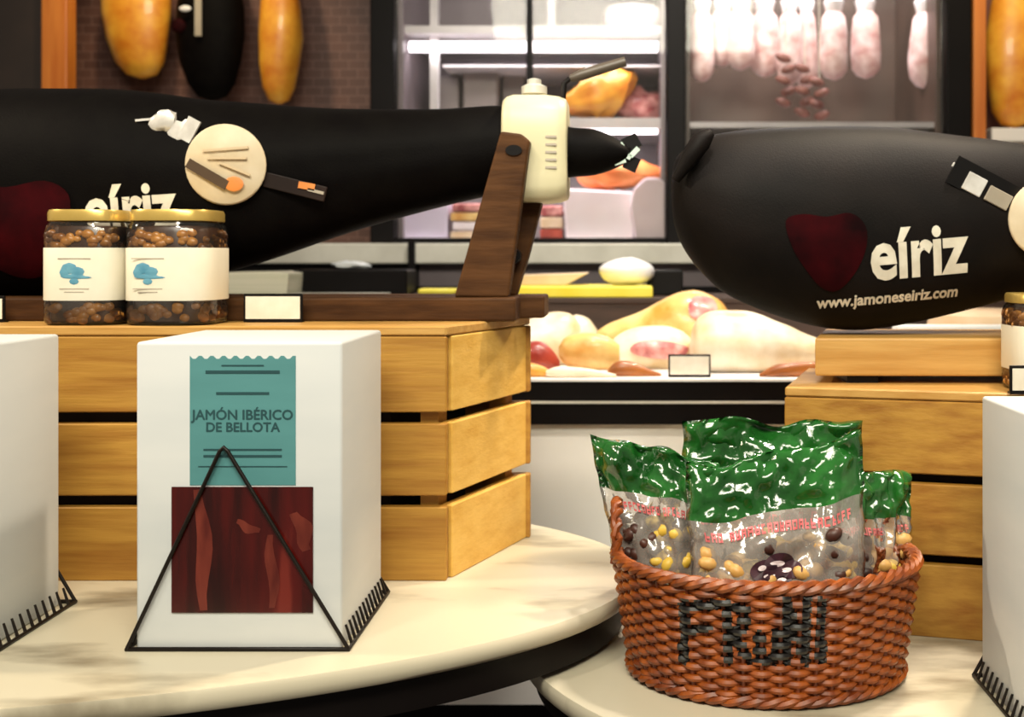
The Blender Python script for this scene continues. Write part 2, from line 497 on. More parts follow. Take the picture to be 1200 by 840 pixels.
# ------------------------------------------------------------------ hams in black covers
def smooth_stations(st, n):
    st = np.array(st, float); m = len(st)
    t = np.linspace(0, m - 1, n); out = []
    for tt in t:
        i = min(int(tt), m - 2); f = tt - i
        p0, p1, p2, p3 = st[max(i - 1, 0)], st[i], st[i + 1], st[min(i + 2, m - 1)]
        out.append(0.5 * ((2 * p1) + (-p0 + p2) * f + (2 * p0 - 5 * p1 + 4 * p2 - p3) * f * f + (-p0 + 3 * p1 - 3 * p2 + p3) * f ** 3))
    return np.array(out)

class Ham:
    """a bag-covered ham lying along X; stations in pixels at depth d: x, top, bottom, half depth in metres"""
    def __init__(s, st, d, amp, seed):
        rows = []
        for x, yt, yb, hd in st:
            zt, zb = ZZ(yt, d), ZZ(yb, d)
            rows.append((XX(x, d), (zt + zb) / 2, (zt - zb) / 2, hd))
        s.r = smooth_stations(rows, 110); s.d = d; s.amp = amp; s.seed = seed
    def wob(s, x, th):
        n = noise.noise(Vector((x * 7 + s.seed, math.cos(th) * 1.2, math.sin(th) * 1.2)))
        n2 = noise.noise(Vector((x * 3 + s.seed, math.cos(th) * 3.5 + 3.3, math.sin(th) * 3.5)))
        n3 = noise.noise(Vector((x * 2.2 + s.seed, math.cos(th) * 2.0, math.sin(th) * 2.0 + 7.7)))
        return 1 + s.amp * n + s.amp * 0.7 * n2 + s.amp * .9 * n3
    def ring(s, row, n=44):
        x, zc, a, b = row
        out = []
        for i in range(n):
            th = 2 * math.pi * i / n
            w = s.wob(x, th)
            out.append((x, s.d - b * math.cos(th) * w, zc + a * math.sin(th) * w))
        return out
    def mesh(s, lo=None, hi=None):
        rows = [r for r in s.r if (lo is None or r[0] >= lo) and (hi is None or r[0] <= hi)]
        return MB().loft([s.ring(r) for r in rows])
    def front(s, x, z, lift):
        X = s.r[:, 0]
        zc = np.interp(x, X, s.r[:, 1]); a = np.interp(x, X, s.r[:, 2]); b = np.interp(x, X, s.r[:, 3])
        w = 1.0
        for _ in range(4):
            q = max(-0.97, min(0.97, (z - zc) / (a * w)))
            th = math.asin(q); w = s.wob(x, th)
        return Vector((x, s.d - b * math.cos(th) * w - lift, z))
    def at(s, px, py, lift=0.0):
        d = s.d - .05
        for _ in range(12):
            p = s.front(XX(px, d), ZZ(py, d), lift)
            d = p.y
        return p
    def org(s, px, py):
        p = s.at(px, py); return (p.x, p.z)
    def decal(s, tri, org, right, up, lift=0.0015):
        v, f = tri
        mb = MB()
        P = [s.front(org[0] + right[0] * p[0] + up[0] * p[1], org[1] + right[1] * p[0] + up[1] * p[1], lift) for p in v]
        return mb.add(P, f)

def px2(x, y, d): return (XX(x, d), ZZ(y, d))
D1 = 1.67
hamA = Ham([(-195, 215, 235, .01), (-180, 170, 280, .05), (-130, 128, 325, .085), (-60, 108, 345, .095), (0, 105, 349, .095), (60, 103, 349, .095), (120, 103, 345, .095),
            (180, 108, 338, .092), (240, 116, 326, .088), (300, 121, 310, .082), (360, 125, 290, .075), (440, 128, 264, .066), (520, 127, 243, .056),
            (590, 124, 226, .046), (628, 134, 216, .038), (665, 148, 209, .032), (695, 151, 206, .029), (715, 158, 200, .025), (732, 168, 192, .018), (740, 176, 186, .008)], D1, 0.028, 2.0)
tA = thing('covered_ham', (XX(230, D1), D1, ZZ(349, D1)), 'ham in black fabric cover with round badge, clamped in the brown stand', 'ham')
hamA.mesh(None, XX(664, D1)).build('fabric_cover', CLOTH, tA, smooth=True)
hamA.mesh(XX(663, D1), None).build('shank_end', CLOTH, tA, smooth=True)
def dirs(ang): return (math.cos(ang), math.sin(ang)), (-math.sin(ang), math.cos(ang))
r_, u_ = dirs(math.radians(4))
hamA.decal(text_tris('eíriz', 0.086, 0.0024, seg=.004, sx=.80), hamA.org(152, 244), r_, u_).build('brand_lettering', PRINTW, tA, smooth=True, auto=180)
blobp = [(-.10, .03), (-.07, .05), (-.02, .045), (.03, .05), (.06, .03), (.055, -.01), (.03, -.05), (0, -.075), (-.04, -.07), (-.08, -.03)]
hamA.decal(flat_poly_grid(roundpoly(blobp), .014), hamA.org(30, 258), r_, u_).build('red_emblem', MAROON, tA, smooth=True, auto=180)
# round badge, a disc a few millimetres thick
bc = hamA.at(265, 193, 0.006)
badge = MB()
ring = lambda rad, y, n=40: [(bc.x + rad * math.cos(2 * math.pi * i / n), bc.y + y + rad * math.sin(2 * math.pi * i / n) * -0.05, bc.z + rad * math.sin(2 * math.pi * i / n)) for i in range(n)]
badge.loft([ring(.050, .004), ring(.0535, 0.0), ring(.0535, -.003), ring(.051, -.005)])
bo = badge.build('round_badge', BADGE, tA, smooth=True)
OFFB = bc.y - 0.0085
def tilt_box(cx, cz, hx, hz, ang, y, dy=0.001):
    c, s_ = math.cos(ang), math.sin(ang)
    return MB().obox((cx, y, cz), (hx * c, 0, hx * s_), (0, dy, 0), (-hz * s_, 0, hz * c))
tilt_box(bc.x - .022, bc.z - .013, .030, .0065, math.radians(-30), OFFB).build('dark_bar', BROWNI, bo)
MB().blob((bc.x + .013, OFFB, bc.z - .026), .013, .0012, .010, 12, 6).build('orange_mark', ORANGEI, bo)
tilt_box(bc.x + .002, bc.z + .020, .030, .0016, math.radians(4), OFFB).build('soft_line', BADGEINK, bo)
tilt_box(bc.x + .004, bc.z + .008, .026, .0014, math.radians(0), OFFB).build('soft_line', BADGEINK, bo)
tilt_box(bc.x + .014, bc.z - .006, .022, .0014, math.radians(-22), OFFB).build('soft_line', BADGEINK, bo)
tg = hamA.at(192, 142, 0.006)
sp = MB().blob((tg.x, tg.y, tg.z), .018, .005, .014, 10, 6, 0.2, 0.5, 1.0).blob((tg.x + .022, tg.y, tg.z - .014), .015, .004, .018, 10, 6, -.6, .5, 4).obox((tg.x - .026, tg.y, tg.z + .002), (.012, 0, .001), (0, .001, 0), (0, 0, .0015))
sp.build('seal_tag', SILVER, tA, smooth=True)
q = hamA.at(222, 152, 0.006)
tilt_box(q.x, q.z, .009, .016, -0.5, q.y, .002).build('seal_tag', SILVER, tA)
q = hamA.at(346, 219, 0.007)
lo_ = tilt_box(q.x, q.z, .042, .010, math.radians(-14), q.y, .002).build('leather_tag', DIMTAG, tA, bevel=.001)
tilt_box(q.x + .016, q.z + .001, .011, .0045, math.radians(-10), q.y - .003, .001).build('copper_mark', ORANGEI, lo_)
tilt_box(q.x + .028, q.z - .006, .011, .002, math.radians(-14), q.y - .003, .001).build('pale_line', GREYINK, lo_)
# ribbon on the shank tip
rc = W(735, 180, D1)
MB().blob(rc, .010, .010, .014, 10, 6, 0.3, .3).obox(rc + Vector((.006, 0, .015)), (.010, 0, .005), (0, .006, 0), (-.005, 0, .009)).obox(rc + Vector((.006, -.002, -.014)), (.009, 0, -.004), (0, .006, 0), (.004, 0, .009)).build('ribbon_bow', BLACKP, tA, bevel=.002)
for k, (dx, dz, an) in enumerate(((-.012, .008, .6), (-.002, -.003, -.5), (.010, .001, .8), (-.010, -.012, .3))):
    tilt_box(rc.x + dx, rc.z + dz, .008, .0035, an, rc.y - .012, .0015).build('ribbon_stripe', GREENI, tA)

D2 = 1.62
hamB = Ham([(787, 212, 232, .008), (790, 190, 262, .03), (800, 176, 290, .055), (820, 163, 318, .075), (850, 155, 345, .088), (900, 151, 367, .095), (960, 149, 384, .10), (1010, 150, 388, .10),
            (1060, 152, 381, .10), (1120, 158, 366, .098), (1180, 166, 350, .092), (1240, 176, 332, .085), (1320, 190, 305, .07), (1420, 205, 280, .05), (1480, 215, 265, .03), (1500, 225, 255, .01)], D2, 0.02, 9.0)
tB = thing('covered_ham', (XX(1010, D2), D2, ZZ(388, D2)), 'ham in black fabric cover with white lettering above the pine board', 'ham')
hamB.mesh().build('fabric_cover', CLOTHB, tB, smooth=True)
e = W(815, 180, D2)
MB().tube([e + Vector((-.030, -.060, -.040)), e + Vector((-.012, -.066, -.012)), e + Vector((.004, -.066, .012)), e + Vector((.016, -.062, .022))], [.006, .012, .014, .007], 8).build('cloth_knot', CLOTHB, tB, smooth=True)
r_, u_ = dirs(math.radians(5))
hamB.decal(text_tris('eíriz', 0.092, 0.0026, seg=.004, sx=.78), hamB.org(1076, 297), r_, u_).build('brand_lettering', PRINTW, tB, smooth=True, auto=180)
hamB.decal(text_tris('www.jamoneseiriz.com', 0.0205, 0.0006, seg=.004, sx=.95), hamB.org(1042, 349), r_, u_).build('web_address', PRINTW, tB)
heart = [(-.052, .045), (-.03, .052), (0, .046), (.03, .048), (.048, .03), (.046, 0), (.03, -.03), (.008, -.05), (-.012, -.044), (-.03, -.02), (-.046, .01)]
hamB.decal(flat_poly_grid(roundpoly(heart), .012), hamB.org(972, 296), r_, u_).build('red_emblem', MAROON, tB, smooth=True, auto=180)
for k, (x, y, hx, hz, m) in enumerate(((1142, 216, .013, .012, SILVER), (1170, 232, .016, .010, GREYINK), (1121, 195, .006, .003, SILVER))):
    q = hamB.at(x, y, 0.005)
    tilt_box(q.x, q.z, hx, hz, math.radians(-28), q.y, .002).build('hang_tag', m, tB, bevel=.0006, bseg=1)
q = hamB.at(1158, 220, 0.002)
tilt_box(q.x, q.z, .052, .019, math.radians(-28), q.y, .0015).build('tag_strap', BLACKP, tB)
bc = hamB.at(1228, 256, 0.007)
MB().loft([ring(.048, .004), ring(.051, 0), ring(.051, -.003), ring(.049, -.005)]).build('round_badge', BADGE, tB, smooth=True)

# ------------------------------------------------------------------ ham stands
tS = thing('ham_stand', (-0.50, 1.63, CT1), 'dark brown wooden ham stand with slanted post and cream clamp', 'ham stand')
MB().box(-0.99, XX(604, 1.565), 1.565, 1.640, CT1, CT1 + 0.031).build('base_board', BROWN, tS, bevel=.003)
MB().box(-0.99, XX(640, 1.68), 1.645, 1.735, CT1, CT1 + 0.031).build('base_board', BROWN, tS, bevel=.003)
Dp = 1.595
po = [px2(534, 356, Dp), px2(597, 356, Dp), px2(622, 166, Dp), px2(612, 158, Dp), px2(588, 155, Dp)]
zb = CT1 + 0.031
po[0] = (po[0][0], zb); po[1] = (po[1][0], zb)
pp = MB().prism(po, 1.580, 1.612).build('post', BROWN, tS, bevel=.003)
Db = 1.67
br = [(px2(586, 352, Db)[0], zb), (px2(606, 352, Db)[0], zb), px2(620, 300, Db), px2(637, 232, Db), px2(604, 232, Db)]
MB().prism(br, 1.655, 1.690).build('brace', BROWN, tS, bevel=.003)
kc = W(598, 300, 1.64)
MB().loft([[(kc.x + .015 * math.cos(a_), kc.y + yy, kc.z + .012 * math.sin(a_)) for a_ in np.linspace(0, 2 * math.pi, 20, endpoint=False)] for yy in (-.008, .014)]).build('bolt_knob', BLACKP, tS, smooth=True)
kc = W(602, 176, 1.579)
MB().loft([[(kc.x + .011 * math.cos(a_), kc.y + yy, kc.z + .007 * math.sin(a_)) for a_ in np.linspace(0, 2 * math.pi, 20, endpoint=False)] for yy in (-.002, .003)]).build('bolt_hole', BLACKP, tS, smooth=True)
# cream clamp sleeve round the shank
def rrect(x, cz, hz, hy, zbot, n=40):
    out = []
    for i in range(n):
        t = 2 * math.pi * i / n
        c, s_ = math.cos(t), math.sin(t)
        p = 9.0 if s_ < 0 else 3.6
        k = (abs(c) ** p + abs(s_) ** p) ** (-1 / p)
        out.append((x, D1 - hy * c * k, cz + hz * s_ * k))
    return out
def inner(x, rr=1.0, n=40):
    X = hamA.r[:, 0]
    zc = np.interp(x, X, hamA.r[:, 1]); a = np.interp(x, X, hamA.r[:, 2]) * 1.04; b = np.interp(x, X, hamA.r[:, 3]) * 1.06
    return [(x, D1 - b * math.cos(2 * math.pi * i / n), zc + a * math.sin(2 * math.pi * i / n)) for i in range(n)]
cz = (ZZ(113, D1) + ZZ(238, D1)) / 2; hz = (ZZ(113, D1) - ZZ(238, D1)) / 2
xs = [XX(p, D1) for p in (592, 596, 604, 640, 656, 664, 666)]
hzs = [.90, .96, 1.0, 1.0, .97, .92, .86]
outer = [rrect(x, cz, hz * k, .062 * k, 0) for x, k in zip(xs, hzs)]
sl = MB().loft(outer + [inner(xs[-1])] + [inner(x) for x in reversed(xs[:-1])] + [outer[0]], False)
so = sl.build('clamp_sleeve', CREAMCAP, tS, smooth=True, auto=60)
for k in range(5):
    y = 160 + k * 9
    c = W(646, y, D1 - .0635)
    MB().box(c.x - .008, c.x + .007, D1 - .0625, D1 - .0612, c.z - .0016, c.z + .0016).build('printed_line', GREYINK, so)
sc_ = W(626, 112, D1)
MB().lathe([(.012, -.012), (.012, 0), (.018, .002), (.018, .012), (.010, .016), (.010, .022), (.004, .024)], sc_, 20).build('clamp_screw', CHROME, tS, smooth=True)
l0, l1, l2, l3 = W(659, 132, D1 - .02), W(661, 98, D1 - .02), W(668, 92, D1 - .02), W(733, 72, D1 - .02)
MB().tube([l0 + Vector((0, .0, -.012)), l0, l1, l2], .004, 8).build('lever_rod', STEELB, tS, smooth=True)
MB().tube([l2, l2.lerp(l3, .2), l3], [.005, .008, .007], 10).build('lever_handle', mat('grey_grip', (70, 62, 54), (90, 80, 70), .35), tS, smooth=True)

tS2 = thing('ham_stand', (0.45, 1.62, CT2), 'pale pine ham stand base board on the crate behind the basket', 'ham stand')
zt = CT2 + 0.010
MB().hexa([(XX(955, 1.535), 1.535), (0.66, 1.525), (0.66, 1.715), (XX(955, 1.535) + .045, 1.725)], zt, zt + 0.049).build('base_board', PINE2, tS2, bevel=.003)
for fx in (0.29, 0.60):
    MB().box(fx, fx + .04, 1.545, 1.70, CT2, zt).build('foot', BLACKP, tS2)
# rear post out of frame carries the shank
MB().prism([(0.59, zt + .049), (0.65, zt + .049), (0.69, 1.31), (0.65, 1.31)], 1.70, 1.73).build('post', PINE2, tS2, bevel=.003)

# ------------------------------------------------------------------ boxes of ham in wire racks
def ham_box(label, x0, x1, y0, y1, z0, h):
    t = thing('ham_box', ((x0 + x1) / 2, (y0 + y1) / 2, z0), label, 'box')
    MB().box(x0, x1, y0, y1, z0, z0 + h).build('carton', PAPER, t, bevel=.0035, bseg=3, smooth=True)
    w = x1 - x0
    # teal paper strip with a scalloped top edge
    lx0, lx1 = x0 + w * .262, x0 + w * .775
    zl1, zl0 = z0 + h * .955, z0 + h * .535
    top = []
    n = 36
    for i in range(n + 1):
        f = i / n
        top.append((lx0 + (lx1 - lx0) * f, zl1 - (0.003 if i % 4 in (1, 2) else 0)))
    poly = [(lx0, zl0)] + top + [(lx1, zl0)]
    lb = MB().prism(poly, y0 - .0006, y0 - .0001).build('teal_label', TEAL, t)
    cx = (lx0 + lx1) / 2; lw = lx1 - lx0; lh = zl1 - zl0
    def line(u, v, hw, hh):
        MB().box(cx + u - hw, cx + u + hw, y0 - .0011, y0 - .0007, zl1 - lh * v - hh, zl1 - lh * v + hh).build('printed_line', TEALINK, lb)
    line(0, .075, lw * .20, .0007); line(0, .125, lw * .35, .0016); line(0, .29, lw * .25, .0013)
    line(0, .725, lw * .37, .0009); line(0, .775, lw * .37, .0012); line(0, .855, lw * .42, .0005)
    def words(s, v, size):
        vv, ff = text_tris(s, size, 0.0, .02)
        k = MB()
        for ox, oz in ((-.0004, 0), (.0004, 0), (0, .0004), (0, -.0004)):
            k.add([(cx + p[0] + ox, y0 - .0009 - .00001 * oz / .0004 - .00002 * ox / .0004, zl1 - lh * v + p[1] + oz) for p in vv], ff)
        k.build('lettering', TEALINK, lb)
    words('JAMÓN IBÉRICO', .46, .0140); words('DE BELLOTA', .555, .0132)
    wx0, wx1 = x0 + w * .175, x0 + w * .86
    wz0, wz1 = z0 + h * .122, z0 + h * .530
    win = MB().box(wx0, wx1, y0 - .0016, y0 - .0003, wz0, wz1).build('ham_window', HAMWIN, t)
    for (a, b, c, d_, wd) in ((.20, .98, .24, .02, .020), (.70, .62, .72, .04, .015), (.88, .80, .97, .50, .022), (.46, .72, .62, .64, .012)):
        p0 = Vector((wx0 + (wx1 - wx0) * a, y0 - .0018, wz0 + (wz1 - wz0) * b)); p1 = Vector((wx0 + (wx1 - wx0) * c, y0 - .0018, wz0 + (wz1 - wz0) * d_))
        dirv = (p1 - p0); nn = Vector((dirv.z, 0, -dirv.x)).normalized() * wd / 2 * .8
        k = MB()
        pts = []
        for i in range(9):
            f = i / 8; c_ = p0.lerp(p1, f) + nn * .35 * math.sin(f * 7 + a * 9)
            tp = .35 + .65 * math.sin(math.pi * min(max(f, .06), .94))
            pts.append((c_ - nn * tp, c_ + nn * tp))
        k.add([q for pr in pts for q in pr], [(2 * i, 2 * i + 1, 2 * i + 3, 2 * i + 2) for i in range(8)])
        k.build('fat_streak', FATSTREAK, win)
    return t

def wire_rack(label, x0, x1, y0, y1, z0, apex):
    t = thing('wire_rack', ((x0 + x1) / 2, (y0 + y1) / 2, z0), label, 'rack')
    r = .0021; z = z0 + r
    MB().tube([(x0, y0, z), (x1, y0, z), (x1, y1, z), (x0, y1, z)], r * 1.15, 8, True).build('base_frame', WIRE, t, smooth=True)
    ax, az = apex
    MB().tube([(x0, y0, z), (ax - .004, y0 - .001, az - .004), (ax, y0 - .001, az), (ax + .004, y0 - .001, az - .004), (x1, y0, z)], r, 8).build('front_triangle', WIRE, t, smooth=True)
    MB().tube([(x0, y1, z), (ax - .004, y1 + .001, az - .004), (ax, y1 + .001, az), (ax + .004, y1 + .001, az - .004), (x1, y1, z)], r, 8).build('back_triangle', WIRE, t, smooth=True)
    n = 13
    for xs_, s_ in ((x0, 1), (x1, -1)):
        for i in range(1, n):
            yy = y0 + (y1 - y0) * i / n
            MB().tube([(xs_, yy, z), (xs_ + s_ * .0065, yy, z + .020)], [r * .9, r * .6], 6).build('divider_tooth', WIRE, t, smooth=True)
    return t
GB = 'white ham cartons in wire racks'
GR = 'black wire racks'
X0, X1 = -0.4910, -0.2830
ham_box('tall white carton with teal label and dark red ham window', X0, X1, 1.2045, 1.400, T1, .3105)
wire_rack('black wire rack round the carton with the teal label', X0 - .0075, X1 + .0075, 1.2000, 1.405, T1, ((262 - PX) / F * 1.1985, ZZ(524, 1.1985)))
ham_box('white carton turned to show only its plain side, standing below the jars', -0.848, -0.640, 1.16, 1.357, T1, .3085)
wire_rack('black wire rack with toothed base at the carton below the jars', -0.8555, -0.626, 1.155, 1.366, T1, (-.745, 1.05))
ham_box('white carton next to the wicker basket on the lower marble table', 0.394, 0.602, 1.115, 1.312, T2, .3105)
wire_rack('black wire rack under the carton next to the wicker basket', 0.3865, 0.6095, 1.110, 1.317, T2, (.498, .98))

# ------------------------------------------------------------------ jars
def jar(label, cx, cy, z0, w, h, faces_x):
    t = thing('glass_jar', (cx, cy, z0), label, 'jar', 'glass jars with gold lids')
    R_ = w / 2
    MB().lathe([(R_ * .90, 0), (R_ * .98, .003), (R_, .008), (R_, h * .80), (R_ * .96, h * .86), (R_ * .88, h * .90), (R_ * .88, h * .93)], (cx, cy, z0), 48, power=3.4).build('glass', GLASS, t, smooth=True)
    MB().lathe([(R_ * .84, .004), (R_ * .88, .008), (R_ * .88, h * .80), (R_ * .80, h * .86)], (cx, cy, z0), 32, power=3.2).build('syrup', DARKNUT, t, smooth=True)
    k = MB()
    for i in range(150):
        a_ = random.uniform(0, 2 * math.pi)
        zz = random.choice([random.uniform(.006, h * .17), random.uniform(h * .67, h * .80)])
        c, s_ = math.cos(a_), math.sin(a_)
        q = (abs(c) ** 3.2 + abs(s_) ** 3.2) ** (-1 / 3.2) * R_ * .89
        rr = random.uniform(.005, .008)
        k.blob((cx + q * c, cy + q * s_, z0 + zz), rr, rr * .55, rr * .8, 7, 5)
    tag(k.build('nuts', NUT, t, smooth=True), kind='stuff')
    MB().lathe([(R_ * .93, h * .90), (R_ * .95, h * .905), (R_ * .95, h * .975), (R_ * .92, h), (R_ * .5, h * .998)], (cx, cy, z0), 48, power=3.0).build('lid', GOLD, t, smooth=True)
    # label wraps the body
    MB().lathe([(R_ * 1.008, h * .215), (R_ * 1.012, h * .22), (R_ * 1.012, h * .665), (R_ * 1.008, h * .67)], (cx, cy, z0), 64, power=3.4, cap=False).build('paper_label', LABEL, t, smooth=True)
    yf = cy - R_ * 1.0135
    lab = t.children[-1]
    dx = faces_x * R_
    bl = MB()
    for (u, v, a_, b_) in ((-.006, .006, .010, .007), (.004, .002, .009, .006), (-.001, -.004, .016, .003), (.006, -.005, .016, .002), (.0, -.010, .006, .004), (-.012, .001, .006, .006)):
        bl.blob((cx + dx + u, yf, z0 + h * .45 + v), a_, .0006, b_, 10, 4)
    bl.build('blue_emblem', BLUEINK, lab)
    for v, hw in ((.018, .020), (-.019, .018), (-.023, .012)):
        MB().box(cx + dx - hw, cx + dx + hw, yf - .0003, yf + .0004, z0 + h * .45 + v - .0006, z0 + h * .45 + v + .0006).build('printed_line', GREYINK, lab)
    return t
jz = CT1
jar('gold-lidded glass jar with blue emblem further from the price card', XX(108, 1.515), 1.515, jz, .099, .143, 0.0)
jar('gold-lidded glass jar with blue emblem closer to the price card', XX(209, 1.515), 1.515, jz, .111, .143, -.30)
jar('gold-lidded glass jar on the pine crate behind the wicker basket', 0.524, 1.478, CT2, .098, .118, 0.0)

# ------------------------------------------------------------------ price card holders
def price_card(label, cx, y, z0, w, h, stand=True):
    t = thing('price_card', (cx, y, z0), label, 'price card')
    b = .003
    MB().box(cx - w / 2, cx + w / 2, y, y + .010, z0, z0 + .003).build('holder_foot', BLACKP, t)
    MB().box(cx - w / 2, cx + w / 2, y + .001, y + .004, z0 + .003, z0 + h).build('holder_frame', BLACKP, t, bevel=.0006, bseg=1)
    MB().box(cx - w / 2 + b, cx + w / 2 - b, y - .0006, y + .0008, z0 + .0045, z0 + h - .0035).build('card', CARD, t)
    return t
price_card('small white price card in black holder beside the jars', XX(321, 1.545), 1.540, CT1, .076, .037)
price_card('narrow white price card in black holder beside the jar above the plain carton', XX(-8, 1.545), 1.540, CT1, .034, .034)
price_card('white price card in black holder in front of the jar on the pine crate', 0.497, 1.418, CT2, .075, .034)

# ------------------------------------------------------------------ wicker basket
BX, BY = 0.160, 1.347
tK = thing('wicker_basket', (BX, BY, T2), 'oval brown wicker basket with black painted lettering full of snack bags', 'basket')
NS = 52
def brad(f): return (.150 + .016 * f, .126 + .016 * f)
HB = .128
ROWS = 18
def on_paint(p):
    px = PX + F * p.x / p.y; py = 300 + F * (EYE - p.z) / p.y
    if p.y > BY: return False
    segs = [((802, 708), (802, 772)), ((802, 711), (838, 708)), ((802, 738), (828, 736)),
            ((852, 708), (852, 774)), ((852, 710), (872, 714)), ((872, 714), (872, 734)), ((872, 736), (854, 740)), ((860, 742), (878, 774)),
            ((890, 742), (890, 768)), ((890, 772), (908, 774)), ((909, 742), (909, 774)),
            ((922, 704), (922, 774)), ((922, 706), (944, 772)), ((945, 700), (945, 774)),
            ((962, 706), (962, 774))]
    for (a, b) in segs:
        ax, ay = a; bx, by = b
        dx, dy = bx - ax, by - ay
        q = max(0, min(1, ((px - ax) * dx + (py - ay) * dy) / (dx * dx + dy * dy)))
        if math.hypot(px - ax - q * dx, py - ay - q * dy) < 6.2: return True
    return False
for i in range(ROWS):
    f = (i + .5) / ROWS
    a, b = brad(f)
    z = T2 + .012 + f * (HB - .018)
    pts = []
    M = NS * 5
    for j in range(M):
        t = 2 * math.pi * j / M
        o_ = 0.0034 * math.cos(t * NS / 2 + (math.pi if i % 2 else 0))
        zz = z + .0012 * noise.noise(Vector((math.cos(t) * 4, math.sin(t) * 4, i * 3.1)))
        pts.append((BX + (a + o_) * math.cos(t), BY + (b + o_) * math.sin(t), zz))
    mb = MB().tube(pts, .0039, 7, True)
    mb.mi = [1 if on_paint(sum((mb.v[q] for q in fc), Vector()) / len(fc)) else 0 for fc in mb.f]
    mb.build('weaver', [WICKER, WICKERD], tK, smooth=True)
for j in range(NS):
    t = 2 * math.pi * (j) / NS
    a0, b0 = brad(0); a1, b1 = brad(1)
    MB().tube([(BX + a0 * math.cos(t), BY + b0 * math.sin(t), T2 + .004), (BX + a1 * math.cos(t), BY + b1 * math.sin(t), T2 + HB)], .0026, 6).build('stake', STAKE, tK, smooth=True)
def braid(name, f, z, strands, turns, rr, amp):
    a, b = brad(f)
    for s_ in range(strands):
        pts = []
        for j in range(260):
            t = 2 * math.pi * j / 260
            ph = turns * t + 2 * math.pi * s_ / strands
            o_ = amp * math.cos(ph); w_ = amp * .8 * math.sin(ph)
            pts.append((BX + (a + o_) * math.cos(t), BY + (b + o_) * math.sin(t), z + w_))
        MB().tube(pts, rr, 6, True).build(name, WICKER, tK, smooth=True)
braid('rim_braid', 1.05, T2 + HB + .001, 3, 20, .0042, .0046)
braid('foot_braid', 0.05, T2 + .0085, 3, 18, .0040, .0040)
MB().lathe([(1, .003), (1, .008)], (BX, BY, T2), 64, .147, .123).build('bottom', STAKE, tK)
hc = Vector((BX - .165, BY + .012, T2 + HB))
for k in range(2):
    pts = []
    for j in range(25):
        t = math.pi * j / 24
        pts.append(hc + Vector((.006 * math.sin(t) * 0 - .002 + .0035 * math.cos(9 * t + k * math.pi), .030 * math.cos(t), -.006 + .062 * math.sin(t) ** .8 + .0035 * math.sin(9 * t + k * math.pi))))
    MB().tube(pts, .0042, 7).build('handle', WICKER, tK, smooth=True)

